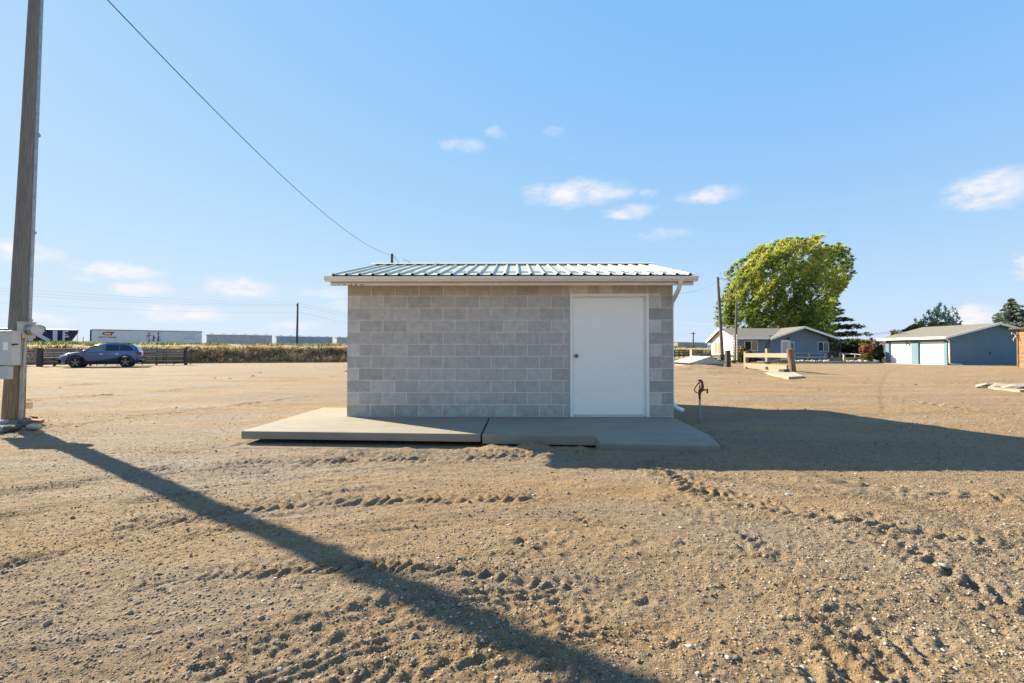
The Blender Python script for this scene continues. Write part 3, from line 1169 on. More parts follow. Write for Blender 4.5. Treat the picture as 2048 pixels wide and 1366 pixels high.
def pol(z, dx=0.0, dy=0.0):
    q = pb + dirp * (z - pb.z)
    return Vector((q.x + dx, q.y + dy, z))


PTOP = 8.65
MB().tube([pol(z) for z in (-.3, .3, 1, 2, 3.5, 5, 7, PTOP)], [.145, .14, .128, .112, .099, .089, .078, .07], 20).build('shaft', POLEM, pole, True)
cd = MB().tube([pol(z, .10 - .007 * z, .10 - .006 * z) for z in (1.72, 2.5, 4, 6, 8.2)], .036, 12)
cd.build('conduit', GALV, pole, True)
cd = MB().tube([pol(z, .145, -.02) for z in (-.1, .3, .9, 1.48)], .036, 12)
cd.tube([pol(z, .145, -.02) for z in (.80, .86)], .043, 12)
cd.build('conduit', GALV, pole, True)
for z in (1.78, 3.3, 5.0):
    MB().tube([pol(z, .10 - .007 * z, .10 - .006 * z), pol(z + .03, .105 - .006 * z, .10)], .048, 12).build('clamp', GALV, pole)
PANEL = M('panel_box', (.42, .43, .42), (.5, .5, .49), 3, .5, .1)
eb = MB().box((-8.62, 7.36, 1.02), (-8.2, 7.5, 1.56)).build('breaker_box', PANEL, pole, False, .008)
MB().box((-8.635, 7.345, 1.555), (-8.187, 7.51, 1.585)).box((-8.2, 7.352, 1.03), (-8.193, 7.44, 1.55)).build('box_lid', PANEL, eb, False, .004)
MB().tube([(-8.19, 7.41, 1.365), (-8.16, 7.41, 1.365), (-8.16, 7.37, 1.36), (-8.19, 7.35, 1.355)], .012, 8).build('latch', DARK, eb)
MB().box((-8.34, 7.3575, 1.27), (-8.26, 7.3595, 1.40)).build('label_plate', WHITE, eb)
MB().box((-8.6, 7.35, .795), (-8.24, 7.43, 1.005)).build('junction_box', PANEL, pole, False, .006)
CREAMBOX = M('meter_box', (.45, .42, .31), (.52, .49, .38), 4, .55)
mb_ = MB().box((-8.3, 7.52, 1.47), (-8.2, 7.73, 1.73)).box((-8.31, 7.51, 1.73), (-8.19, 7.74, 1.745)).build('meter_box', CREAMBOX, pole, False, .005)
mt_ = MB().tube([(-8.2, 7.622, 1.612), (-8.17, 7.622, 1.612)], .093, 24)
mt_.build('meter_ring', GALV, mb_, True)
MB().tube([(-8.17, 7.622, 1.612), (-8.09, 7.622, 1.612)], .078, 24).build('meter_dial', M('dial', (.5, .5, .52), (.6, .6, .6), 9, .4), mb_, True)
MB().tube([(-8.17, 7.622, 1.612), (-8.02, 7.622, 1.612), (-7.985, 7.622, 1.612), (-7.97, 7.622, 1.612)], [.088, .086, .07, .03], 24).build('meter_glass', GLASS, mb_, True)
MB().tube([pol(PTOP - .25, .1, .02), pol(PTOP - .25, .2, .03)], .03, 8).build('insulator', GALV, pole)

# rubble at the pole foot
RUB = [(6, 850, .075, 'mauve'), (53, 845, .08, 'brown'), (62, 841, .07, 'dark'), (20, 861, .09, 'dark'), (2, 862, .08, 'grey'), (44, 852, .07, 'dark'), (33, 858, .06, 'dark')]
RLAB = ['mauve rounded stone left of the pole foot', 'brown stone against the right side of the pole foot',
        'dark stone behind the brick beside the pole', 'dark clod of earth in front of the pole foot',
        'grey stone at the left photo edge below the mauve stone', 'small dark stone between pole foot and pale cobble',
        'dark lump of soil right under the conduit']
RM = {'mauve': M('mauve_stone', (.3, .22, .24), (.45, .36, .38), 8, .9), 'brown': M('brown_stone', (.16, .1, .08), (.28, .19, .14), 8, .9),
      'dark': M('dark_stone', (.06, .05, .045), (.15, .12, .1), 8, .95, bump=.01, bscale=30), 'grey': M('grey_stone', (.2, .19, .18), (.36, .34, .31), 8, .9)}
for i, (px, py, r, k) in enumerate(RUB):
    c = G(px, py + 4)
    tag(MB().blob((c.x, c.y, .06), (r * 1.2, r, r * .75), 2, .2, i).build('rock', RM[k], None, True), RLAB[i], 'stone')
c = G(70, 852)
tag(MB().box((c.x - .1, c.y - .05, .05), (c.x + .1, c.y + .05, .11), (0.1, .1, .3)).build('brick', M('red_brick', (.26, .11, .06), (.4, .2, .12), 9, .9), None, False, .006),
    'broken red brick lying beside the pole foot', 'brick')
c = G(68, 860)
tag(MB().blob((c.x, c.y, .05), (.11, .07, .055), 2, .12, 9).build('rock', M('buff_cobble', (.33, .27, .22), (.48, .41, .34), 8, .9), None, True),
    'pale flat cobble lying below the red brick', 'stone')
# orange patch: a small pale square beside a deep orange bar
ORG_M = M('deep_orange', (.75, .2, .05), (.85, .28, .08), 3, .5)
PAL_M = M('pale_orange', (.85, .42, .2), (.9, .55, .32), 9, .6)
c = G(49, 838)
fg_ = tag(empty('orange_patch', c), 'small pale orange square on an orange bar right behind the pole', 'orange_square')
MB().tube([(c.x, c.y, 0), (c.x, c.y, .33)], .012, 6).build('orange_bar', ORG_M, fg_)
MB().box((c.x + .012, c.y - .002, .19), (c.x + .15, c.y + .002, .31)).build('orange_square', PAL_M, fg_)

# overhead wire from this pole to the far one behind the shed
A0 = pol(PTOP - .25, .2, .03)
B0 = A(784, 511, 40)
pts = []
for i in range(41):
    s_ = i / 40
    q = A0.lerp(B0, s_)
    pts.append(Vector((q.x, q.y, q.z - 4 * 1.02 * s_ * (1 - s_))))
tag(MB().tube(pts, .011, 6).build('power_line', WIRE), 'thick sagging cable from the near pole to the pole top behind the shed', 'cable')
fp_ = tag(empty('utility_pole', (B0.x, B0.y, 0)), 'pole whose top pokes up behind the shed roof under the sagging cable', 'utility pole')
MB().tube([(B0.x, B0.y, -.2), (B0.x, B0.y, B0.z + .15)], [.16, .11], 10).build('shaft', WOODDARK, fp_, True)
MB().tube([B0 + Vector((.15, 0, 0)), B0 + Vector((.5, .3, -.55)), B0 + Vector((.9, .3, -.9))], .02, 5).build('service_drop', WIRE, fp_)
MB().tube([B0 + Vector((.9, .3, -.9)), B0 + Vector((.95, .3, -.25)), B0 + Vector((1.9, .5, -.75)), B0 + Vector((2.6, .8, -1.1))], .02, 5).build('guy_wire', WIRE, fp_)

# ------------------------------------------------------------------ yard hydrant
hb = G(1400, 848)
hyd = tag(empty('yard_hydrant', (hb.x, hb.y, 0)), 'rusty red hand hydrant on a galvanised pipe right of the shed', 'hydrant')
RED = M('hydrant_red', (.11, .02, .014), (.2, .04, .028), 20, .65, dirt=(.1, .04, .03), dscale=9, dmin=.5, dmax=.7)
K = 1 / 11.38 / 116.5


def H(zx, zy, dy=0):
    return Vector((hb.x + (zx - 686) * K, hb.y + dy, (1220 - zy) * K))


MB().tube([H(688, 1240), H(686, 640)], .0165, 12).build('pipe', GALV, hyd, True)
hd = MB().tube([H(684, 660), H(682, 555)], .0185, 12)
hd.tube([H(682, 560), H(682, 545), H(682, 530), H(684, 490), H(688, 460), H(705, 440)], [.022, .026, .024, .024, .026, .020], 12)
hd.tube([H(700, 470), H(735, 430), H(752, 400), H(750, 320), H(735, 260), H(718, 235), H(690, 228), H(650, 240)], [.022, .026, .024, .021, .019, .02, .017, .012], 10)
hd.tube([H(690, 515), H(715, 480), H(755, 452), H(800, 443), H(845, 444)], [.02, .02, .017, .013, .013], 10)
hd.build('hydrant_head', RED, hyd, True)
MB().tube([H(864, 412), H(864, 425), H(858, 430), H(858, 490), H(860, 521)], [.010, .011, .013, .014, .017], 12).build('spout', RED, hyd, True)
MB().tube([H(690, 265, -.012), H(655, 290, -.012), H(615, 330, -.012), H(600, 365, -.012), H(568, 400, -.012), H(560, 445, -.012), H(570, 480, -.012), H(592, 498, -.012), H(635, 505, -.012)],
          [.012, .011, .009, .009, .009, .009, .009, .009, .008], 8).build('handle', RED, hyd, True)
MB().tube([H(690, 300), H(689, 440)], .007, 8).tube([H(686, 350), H(686, 420)], .013, 8).build('rod', DARK, hyd, True)

# ------------------------------------------------------------------ embankment, hills, far ground
BL = [(-240, -20), (-110, 14), (-49, 36.5), (-31.9, 45), (-18.2, 48.6), (5, 63), (36, 97), (92, 152), (230, 290), (420, 480)]


def bank_pt(s):
    i = min(int(s), len(BL) - 2)
    f = s - i
    return BL[i][0] * (1 - f) + BL[i + 1][0] * f, BL[i][1] * (1 - f) + BL[i + 1][1] * f


def bank_nrm(i):
    a, b_ = BL[max(i - 1, 0)], BL[min(i + 1, len(BL) - 1)]
    d = Vector((b_[0] - a[0], b_[1] - a[1], 0)).normalized()
    return Vector((-d.y, d.x, 0))


NRM = [bank_nrm(i) for i in range(len(BL))]
PROF = [(-.6, -.12), (0, -.02), (.5, .25), (1.1, .7), (1.8, 1.15), (2.5, 1.45), (3.2, 1.55), (6, 1.6), (15, 1.75), (35, 2.0), (70, 2.3), (140, 2.3), (420, .5), (1200, -3)]


def bank_eval(s, off):
    i = min(int(s), len(BL) - 2)
    f = s - i
    x, y = bank_pt(s)
    nn = NRM[i].lerp(NRM[i + 1], f)
    for (o0, z0), (o1, z1) in zip(PROF[:-1], PROF[1:]):
        if off <= o1:
            z = z0 + (z1 - z0) * max(0, (off - o0)) / (o1 - o0)
            break
    x, y = x + nn.x * off, y + nn.y * off
    k = min(max(off / 1.5, 0), 1)
    z += .16 * k * float(vnoise(np.array([x * .9]), np.array([y * .9]), 71)[0]) + .1 * k * float(vnoise(np.array([x * 2.7]), np.array([y * 2.7]), 72)[0])
    return Vector((x, y, z))


ss = []
for i in range(len(BL) - 1):
    L = math.hypot(BL[i + 1][0] - BL[i][0], BL[i + 1][1] - BL[i][1])
    m = max(6, int(L / .8)) if 1 <= i <= 4 else max(6, int(L / 3))
    m = min(m, 90)
    ss += [i + k / m for k in range(m)]
ss.append(len(BL) - 1.0)
offs = [-.6, 0, .35, .7, 1.1, 1.5, 1.9, 2.4, 2.9, 3.6, 5, 8, 15, 35, 70, 140, 420, 1200]
vs = [bank_eval(s, o) for s in ss for o in offs]
k = len(offs)
fs = [(a * k + b_, (a + 1) * k + b_, (a + 1) * k + b_ + 1, a * k + b_ + 1) for a in range(len(ss) - 1) for b_ in range(k - 1)]
BANKM = M('dry_bank', (.07, .045, .022), (.3, .19, .09), 1.1, .95, bump=.08, bscale=6)
o = MB().add(vs, fs).build('embankment', BANKM, None, True)
tag(o, 'low earth embankment overgrown with dry brush under the rail line', None, None, 'structure')


def blades(name, pts, hgt, wid, mat, tint, lean=(0, 0), stiff=.35, parent=None):
    """pts (n,3) roots; triangular blades as one mesh"""
    n = len(pts)
    ang = rng.uniform(0, 6.28, n)
    h = hgt * rng.uniform(.55, 1.25, n) if np.isscalar(hgt) else hgt
    dx = rng.normal(0, stiff, n) * h + lean[0] * h
    dy = rng.normal(0, stiff, n) * h + lean[1] * h
    w = wid * rng.uniform(.6, 1.3, n)
    cx, cy = np.cos(ang) * w / 2, np.sin(ang) * w / 2
    a = pts + np.stack([cx, cy, np.zeros(n)], 1)
    b_ = pts - np.stack([cx, cy, np.zeros(n)], 1)
    c = pts + np.stack([dx * .45 + cx * .6, dy * .45 + cy * .6, h * .6], 1)
    d = pts + np.stack([dx, dy, h], 1)
    co = np.stack([a, b_, c, d], 1).reshape(-1, 3)
    q = np.arange(n)[:, None] * 4
    F = np.concatenate([q + np.array([[0, 1, 2]]), q + np.array([[1, 3, 2]])], 0)
    t = np.concatenate([tint, tint])
    return np_mesh(name, co, F, mat, parent, t)


def bank_points(n, s0, s1, o0, o1):
    # spread by true length along the foot
    seg = [math.hypot(BL[i + 1][0] - BL[i][0], BL[i + 1][1] - BL[i][1]) for i in range(len(BL) - 1)]
    cum = np.concatenate([[0], np.cumsum(seg)])
    a, b_ = np.interp([s0, s1], np.arange(len(cum)), cum)
    d = rng.uniform(a, b_, n)
    s = np.interp(d, cum, np.arange(len(cum)))
    of = rng.uniform(o0, o1, n)
    i = np.minimum(s.astype(int), len(BL) - 2)
    f = s - i
    P = np.array(BL)
    N = np.array([(v.x, v.y) for v in NRM])
    xy = P[i] * (1 - f)[:, None] + P[i + 1] * f[:, None]
    nn = N[i] * (1 - f)[:, None] + N[i + 1] * f[:, None]
    xy = xy + nn * of[:, None]
    z = np.interp(of, [p_[0] for p_ in PROF], [p_[1] for p_ in PROF])
    kk = np.clip(of / 1.5, 0, 1)
    z = z + .16 * kk * vnoise(xy[:, 0] * .9, xy[:, 1] * .9, 71) + .1 * kk * vnoise(xy[:, 0] * 2.7, xy[:, 1] * 2.7, 72)
    return np.stack([xy[:, 0], xy[:, 1], z - .02], 1), of


DRYM = leafmat('dry_brush', [(0, (.034, .0221, .0127)), (.35, (.1445, .0808, .0323)), (.7, (.34, .1997, .0765)), (1, (.51, .357, .17))], .3, .8)
STRAWM = leafmat('straw_grass', [(0, (.204, .1445, .051)), (.4, (.425, .323, .119)), (.75, (.578, .459, .2295)), (1, (.68, .578, .3655))], .4, .8)
WEEDM = leafmat('green_weed', [(0, (.0382, .0595, .017)), (.5, (.119, .1615, .0382)), (1, (.289, .306, .0765))], .4, .7)
pts, of = bank_points(34000, .9, 5, .15, 2.7)
cl = fbm(pts[:, 0] * .55, pts[:, 1] * .55 + pts[:, 2] * .8, 3, 75)
keep = rng.random(len(pts)) < np.clip(.75 + .5 * cl, .2, 1)
pts, of, cl = pts[keep], of[keep], cl[keep]
tint = np.clip(.36 + 1.6 * cl + .22 * (of > 2.1) + .12 * (of < .8) + rng.normal(0, .18, len(pts)), 0, 1)
tag(blades('dry_brush', pts, .34, .05, DRYM, tint, (.25, -.05), .5), 'rust brown dry brush covering the face of the embankment', 'brush', None, 'stuff')
pts, of = bank_points(9000, 5, 7, .1, 3)
tint = np.clip(.75 + rng.normal(0, .18, len(pts)), 0, 1)
p2_, of2 = bank_points(22000, .9, 7, 2.5, 5.5)
p3_, of3 = bank_points(14000, .9, 6, 8, 36)
cl3 = fbm(p3_[:, 0] * .12, p3_[:, 1] * .12, 2, 77)
p3_ = p3_[rng.random(len(p3_)) < np.clip(.55 + cl3, .1, 1)]
pp = np.concatenate([pts, p2_, p3_])
hh = np.concatenate([np.full(len(pts), .4), np.full(len(p2_), .13), np.full(len(p3_), .42)]) * rng.uniform(.5, 1.2, len(pp))
tt = np.concatenate([tint, np.clip(.7 + rng.normal(0, .2, len(p2_)), 0, 1), np.clip(.62 + rng.normal(0, .2, len(p3_)), 0, 1)])
tag(blades('straw_grass', pp, hh, .06, STRAWM, tt, (.25, 0), .3), 'pale straw grass fringing the top of the embankment', 'grass', None, 'stuff')
# green weed thickets on the bank top
cen = [A(px, 690, d) for px, d in ((80, 52), (105, 50), (135, 54), (158, 50), (268, 56), (330, 60), (345, 58), (410, 62), (430, 60), (500, 70), (560, 64), (582, 66), (610, 70), (640, 66), (660, 64), (1352, 120), (235, 60), (190, 56))]
gp_ = []
for c in cen:
    n = 300
    r = np.sqrt(rng.random(n))
    a = rng.uniform(0, 6.28, n)
    q = np.stack([c.x + r * np.cos(a) * 1.7, c.y + r * np.sin(a) * 1.2, np.full(n, 1.62)], 1)
    gp_.append(q)
gp_ = np.concatenate(gp_)
tag(blades('green_weeds', gp_, .62, .11, WEEDM, np.clip(.5 + rng.normal(0, .25, len(gp_)), 0, 1), (.15, 0), .3), 'clumps of green weeds between embankment edge and rail cars', 'weeds', None, 'stuff')

HILLM = M('far_hill', (.10, .13, .18), (.14, .17, .22), .01, 1)
hv, hf_ = [], []
for i in range(60):
    x = -4200 + i * 145
    hgt_ = 26 + 22 * float(fbm(np.array([i * .19]), np.array([2.0]), 3, 81)[0]) + (16 if 900 < x < 2100 else 0)
    hv += [(x, 3600, -12), (x, 3700, hgt_), (x, 4300, hgt_ * .9), (x, 4500, -12)]
for i in range(59):
    for j in range(3):
        hf_.append((i * 4 + j, i * 4 + 4 + j, i * 4 + 5 + j, i * 4 + 1 + j))
tag(MB().add(hv, hf_).build('hills', HILLM, None, True), 'low blue hills on the far horizon', None, None, 'structure')

# ------------------------------------------------------------------ rail cars
FONTCACHE = {}


def text_mb(mb, txt, height, origin, ydir=-1, bold=0.0, xs=1.0):
    """flat lettering in the local x,z plane, standing at y"""
    cu = bpy.data.curves.new('lettering', 'FONT')
    cu.body = txt
    cu.size = height / .7
    cu.offset = bold
    cu.resolution_u = 2
    ob = bpy.data.objects.new('lettering', cu)
    COL.objects.link(ob)
    dg = bpy.context.evaluated_depsgraph_get()
    me = bpy.data.meshes.new_from_object(ob.evaluated_get(dg))
    vs = [(origin[0] + v.co.x * xs, origin[1], origin[2] + v.co.y) for v in me.vertices]
    fs = [tuple(p_.vertices) for p_ in me.polygons]
    bpy.data.objects.remove(ob)
    bpy.data.curves.remove(cu)
    bpy.data.meshes.remove(me)
    return mb.add(vs, fs)


TX, TY = -115.2, 122.2
TDX, TDY = .78, .626
TANG = math.atan2(TDY, TDX)
RAILZ = 2.3


def track(t_):
    return Vector((TX + TDX * t_, TY + TDY * t_, RAILZ))


RIBD = M('rail_dark', (.03, .03, .032), (.06, .055, .05), 3, .8)
bed = MB()
a, b_ = track(-80), track(420)
tag(MB().beam(a - Vector((0, 0, .25)), b_ - Vector((0, 0, .25)), 4.2, .5).build('rail_bed', M('ballast', (.2, .18, .16), (.32, .3, .27), 3, .95)), 'raised ballast bed carrying the rail cars', None, None, 'structure')


def trucks(root, L, mat):
    for x in (2.0, L - 2.0):
        b = MB().box((x - 1.3, -1.2, .35), (x + 1.3, -1.0, .75)).box((x - 1.3, 1.0, .35), (x + 1.3, 1.2, .75))
        tk = b.build('truck', mat, root)
        for dx in (-.9, .9):
            MB().tube([(x + dx, -.95, .46), (x + dx, .95, .46)], .45, 14).build('axle', mat, tk)


def reefer():
    L, W_, H_ = 25.0, 1.55, 4.72
    r = empty('refrigerator_car', (0, 0, 0))
    RW = M('reefer_white', (.76, .73, .69), (.85, .82, .78), .6, .6, local=True, dirt=(.6, .52, .44), dscale=.9, dmin=.58, dmax=.8)
    core = MB().box((.35, -W_ + .06, 1.0), (L - .1, W_ - .06, H_ - .15)).build('body', RW, r)
    npn = 15
    for i in range(npn):
        x0 = .35 + (L - .45) * i / npn
        x1 = .35 + (L - .45) * (i + 1) / npn
        if 7 <= i <= 8:
            continue
        MB().box((x0 + .025, -W_, 1.05), (x1 - .025, -W_ + .05, H_ - .45)).build('side_panel', RW, core)
    x0, x1 = .35 + (L - .45) * 7 / npn, .35 + (L - .45) * 9 / npn
    RUST = M('rust', (.12, .05, .03), (.22, .1, .06), 4, .9)
    dr = MB().box((x0 + .15, -W_ - .08, 1.1), (x1 - .1, -W_ + .05, H_ - .5)).build('door', RW, r)
    ru = random.Random(3)
    for fx in (.18, .82):
        MB().tube([(x0 + (x1 - x0) * fx, -W_ - .11, 1.1), (x0 + (x1 - x0) * fx, -W_ - .11, H_ - .55)], .05, 6).build('lock_bar', RUST, dr)
    stn = MB()
    for i in range(46):
        fx = ru.choice([.18, .82, .5]) + ru.gauss(0, .05)
        zz = ru.uniform(1.4, 4.0) if abs(fx - .5) > .15 else 1.4 + abs(ru.gauss(.8, .5))
        w_, h_ = ru.uniform(.05, .28), ru.uniform(.05, .3)
        cx = x0 + (x1 - x0) * fx
        stn.add([(cx + w_ * math.cos(a_) * ru.uniform(.6, 1.2), -W_ - .084 - i * .0002, zz + h_ * math.sin(a_) * ru.uniform(.6, 1.2)) for a_ in (0, 1.2, 2.3, 3.4, 4.4, 5.4)], [(0, 1, 2, 3, 4, 5)])
    o_ = stn.build('rust_patch', RUST, dr)
    o_['kind'] = 'stuff'
    TAN = M('reefer_roof', (.4, .35, .28), (.52, .46, .38), 1.2, .7, local=True)
    rfp = [(-W_ - .02, H_ - .45), (-W_ - .02, H_ - .12), (-W_ + .25, H_), (W_ - .25, H_), (W_ + .02, H_ - .12), (W_ + .02, H_ - .45)]
    MB().extrx(rfp, .3, L).build('roof', TAN, r)
    MB().box((0, -1.25, 1.3), (.349, 1.25, H_ - .3)).build('cooling_unit', RIBD, r)
    MB().box((0, -1.5, .7), (L, 1.5, 1.0)).build('underframe', RIBD, r)
    lad = MB()
    for z in (1.2, 1.6, 2.0, 2.4):
        lad.beam((-1.3, -1.3, z), (-1.3, -.7, z), .05, .05)
    lad.beam((-1.3, -1.35, .9), (-1.3, -1.35, 2.5), .06, .06).beam((-1.3, -.7, .9), (-1.3, -.7, 2.5), .06, .06).box((-1.6, -1.4, .75), (-.02, 1.4, .9))
    lad.build('end_platform', RIBD, r)
    REDL = M('logo_red', (.45, .07, .03), (.52, .1, .05), 3, .6)
    lg = MB()
    # oval C with the T running out of it
    cx, cz, yy = 3.35, 3.45, -W_ - .006
    out = [(cx + .95 * math.cos(a_), cz + .5 * math.sin(a_)) for a_ in np.linspace(.7, 2 * math.pi - .7, 22)]
    inn = [(cx + .5 * math.cos(a_), cz + .2 * math.sin(a_)) for a_ in np.linspace(.7, 2 * math.pi - .7, 22)]
    lg.add([(x, yy, z) for x, z in out + inn], [(i, i + 1, 22 + i + 1, 22 + i) for i in range(21)])
    lg.build('logo', REDL, core, fix=False)
    lg = MB()
    lg.add([(cx + .1, yy - .001, cz + .5), (cx + 1.75, yy - .001, cz + .5), (cx + 1.6, yy - .001, cz + .14), (cx + .55, yy - .001, cz + .14)], [(0, 1, 2, 3)])
    lg.add([(cx + .95, yy - .001, cz + .14), (cx + 1.4, yy - .001, cz + .14), (cx + 1.1, yy - .001, cz - .5), (cx + .6, yy - .001, cz - .5)], [(0, 1, 2, 3)])
    lg.build('logo', REDL, core, fix=False)
    text_mb(MB(), 'CRYO-TRANS', .42, (1.75, yy, 2.25), bold=.03, xs=.98).build('lettering', REDL, core, fix=False)
    INK = M('stencil', (.08, .08, .1), None, 3, .7)
    text_mb(MB(), 'CRYX 5702'[:4], .28, (2.2, yy, 1.6)).build('lettering', INK, core, fix=False)
    scr = MB()
    for row, (xa, xb, zz) in enumerate(((20.2, 23.2, 3.55), (20.9, 22.9, 2.95), (20.6, 23.1, 2.3))):
        x = xa
        while x < xb:
            w_ = ru.uniform(.1, .32)
            scr.add([(x, yy, zz), (x + w_, yy, zz + .05), (x + w_, yy, zz + ru.uniform(.12, .3)), (x, yy, zz + .22)], [(0, 1, 2, 3)])
            x += w_ + ru.uniform(.06, .25)
    scr.build('lettering', M('faded_blue', (.2, .22, .36), (.35, .28, .36), 2, .7, local=True), core, fix=False)['kind'] = 'stuff'
    trucks(r, L, RIBD)
    return r


def hopper(name, L, H_, side, roofm, W_=1.55, ribs=9, drop=2.7):
    r = empty(name, (0, 0, 0))
    pl = [(.15, H_ - .35), (.15, H_ - drop), (1.6, .9), (L - 1.6, .9), (L - .15, H_ - drop), (L - .15, H_ - .35)]
    body = MB().extr(pl, -W_, W_).build('body', side, r)
    MB().extrx([(-W_ - .06, H_ - .38), (-W_ - .06, H_ - .22), (-.8, H_), (.8, H_), (W_ + .06, H_ - .22), (W_ + .06, H_ - .38)], .05, L - .05).build('roof', roofm, r)
    for i in range(1, ribs):
        x = L * i / ribs
        MB().box((x - .05, -W_ - .06, max(1.2, 1.2)), (x + .05, -W_, H_ - .38)).build('rib', side, body)
    for i in range(6):
        x = L * (i + .5) / 6
        MB().box((x - .5, -.45, H_), (x + .5, .45, H_ + .13)).build('hatch', roofm, r)
    MB().box((0, -1.4, .8), (L, 1.4, 1.12)).build('underframe', RIBD, r)
    for xe, sg in ((.06, 1), (L - .06, -1)):
        b = MB()
        for yy in (-W_ + .05, -W_ + .5):
            b.beam((xe, yy, .9), (xe, yy, H_ - .4), .06, .06)
        for q in range(7):
            b.beam((xe, -W_ + .05, 1.2 + q * .42), (xe, -W_ + .5, 1.2 + q * .42), .04, .04)
        b.build('ladder', side, r)
    trucks(r, L, RIBD)
    return r


def place_car(o_, t_):
    o_.location = track(t_)
    o_.rotation_euler = (0, 0, TANG)


rf_ = reefer()
tag(rf_, 'long white refrigerator rail car with red logo and rusty door hardware', 'rail car')
place_car(rf_, .3)
GREYH = M('hopper_grey', (.52, .49, .46), (.68, .64, .6), .7, .7, local=True, dirt=(.28, .26, .25), dscale=.7, dmin=.45, dmax=.75)
GREYR = M('hopper_roof', (.22, .22, .22), (.42, .42, .42), 1.4, .6, local=True)
BLUEH = M('hopper_blue', (.34, .38, .45), (.46, .5, .56), .7, .7, local=True, dirt=(.24, .27, .33), dscale=.8, dmin=.5, dmax=.8)
NAVYH = M('graffiti_navy', (.018, .022, .05), (.03, .035, .075), .9, .7, local=True)
h1 = tag(hopper('hopper_car', 18.0, 3.95, GREYH, GREYR), 'grey hopper rail car right behind the white refrigerator car', 'rail car', 'hopper cars on the embankment')
place_car(h1, 26.3)
h2 = tag(hopper('hopper_car', 18.0, 3.75, BLUEH, GREYR, ribs=2), 'smooth blue grey hopper rail car behind the distant power pole', 'rail car', 'hopper cars on the embankment')
place_car(h2, 45.6)
h3 = tag(hopper('hopper_car', 17.0, 3.7, GREYH, GREYR, ribs=3), 'grey hopper rail car cut off by the left wall of the block shed', 'rail car', 'hopper cars on the embankment')
place_car(h3, 65.0)
h0 = tag(hopper('hopper_car', 16.5, 4.5, NAVYH, M('hopper_top', (.42, .42, .42), (.6, .6, .6), 2, .6, local=True), ribs=1, drop=.9), 'navy hopper rail car with big white graffiti letters at far left', 'rail car', 'hopper cars on the embankment')
GW = M('graffiti_white', (.6, .6, .66), (.7, .7, .74), 2, .7, local=True)


def strokes(segs, w, L0):
    for (x0, z0, x1, z1) in segs:
        d = Vector((x1 - x0, 0, z1 - z0)).normalized()
        nn = Vector((d.z, 0, -d.x)) * w / 2
        yield [(x0 + nn.x, L0, z0 + nn.z), (x1 + nn.x, L0, z1 + nn.z), (x1 - nn.x, L0, z1 - nn.z), (x0 - nn.x, L0, z0 - nn.z)]


hb_ = [c for c in h0.children if c.name.startswith('body')][0]
for segs, w_ in (([(7.9, 1.25, 7.9, 4.0)], .95), ([(7.9, 3.8, 11.3, 1.3)], .8), ([(12.3, 1.3, 12.3, 4.05)], .85),
                 ([(13.9, 1.3, 13.9, 4.0)], .42), ([(13.8, 3.85, 14.8, 3.85)], .35), ([(13.8, 3.0, 14.6, 3.0)], .3), ([(13.7, 2.3, 14.9, 2.55)], .35),
                 ([(6.6, 3.5, 7.6, 4.0)], .35), ([(1.2, 1.3, 1.2, 3.9)], .8), ([(1.2, 3.7, 3.4, 3.7)], .6), ([(1.2, 1.6, 4.0, 1.6)], .6), ([(4.9, 1.3, 5.6, 2.3)], .7)):
    b = MB()
    for i, q in enumerate(strokes(segs, w_, -1.556 - .002 * len(ORG) % .02)):
        b.add(q, [(0, 1, 2, 3)])
    b.build('graffiti_stroke', GW, hb_, fix=False)
place_car(h0, -18.6)
TANH = M('hopper_tan', (.36, .33, .29), (.48, .45, .4), .7, .7, local=True)
h4 = tag(hopper('hopper_car', 18.0, 4.3, TANH, GREYR), 'far tan hopper rail car just right of the block shed', 'rail car', 'hopper cars on the embankment')
place_car(h4, 283)
h5 = copy_tree(h4)
tag(h5, 'far tan rail car left of the pole with crossarm', 'rail car', 'hopper cars on the embankment')
place_car(h5, 302.5)
h6 = tag(hopper('hopper_car', 18.0, 4.3, M('hopper_pale', (.5, .5, .5), (.6, .6, .6), .7, .7, local=True), GREYR), 'far pale rail car between crossarm pole and blue house', 'rail car', 'hopper cars on the embankment')
place_car(h6, 336)

# ------------------------------------------------------------------ farm gate, plank fence
def post(name, x, y, h, w, mat, label, group=None, lean=(0, 0), rnd=True, z0=-.2):
    if rnd:
        b = MB().tube([(x, y, z0), (x + lean[0] * .5, y + lean[1] * .5, h * .5), (x + lean[0], y + lean[1], h)], [w / 2, w / 2 * .97, w / 2 * .93], 10)
    else:
        b = MB().beam((x, y, z0), (x + lean[0], y + lean[1], h), w, w, up=(0, 1, 0))
    return tag(b.build(name, mat, None, rnd), label, 'post', group)


def tube_gate(x0, x1, y, label, zt=1.35, legs=()):
    g = tag(empty('farm_gate', ((x0 + x1) / 2, y, 0)), label, 'gate', 'black tubular farm gates')
    for z in (.22, .45, .66, .86, 1.08, zt):
        MB().tube([(x0, y, z), (x1, y, z)], .028, 8).build('rail', BLACKM, g)
    for f in (0, .32, .36, .68, .72, 1):
        MB().tube([(x0 + (x1 - x0) * f, y - .03, .0 if f in (.36, .72) else .2), (x0 + (x1 - x0) * f, y - .03, zt)], .024, 6).build('upright', BLACKM, g)
    for f in (.05, .2, .9):
        MB().tube([(x0 + (x1 - x0) * f, y, .22), (x0 + (x1 - x0) * f - .35, y, -.02)], .022, 6).build('strut', BLACKM, g)
    return g


GA, GB = A(79, 720, 34.6), A(371.5, 720, 39.6)
GA.z = GB.z = 0
gl = (GB - GA).length
gang = math.atan2(GB.y - GA.y, GB.x - GA.x)


def turn(o_):
    """lay a thing that was built along x at the origin onto the gate line"""
    o_.location = GA
    o_.rotation_euler = (0, 0, gang)
    return o_


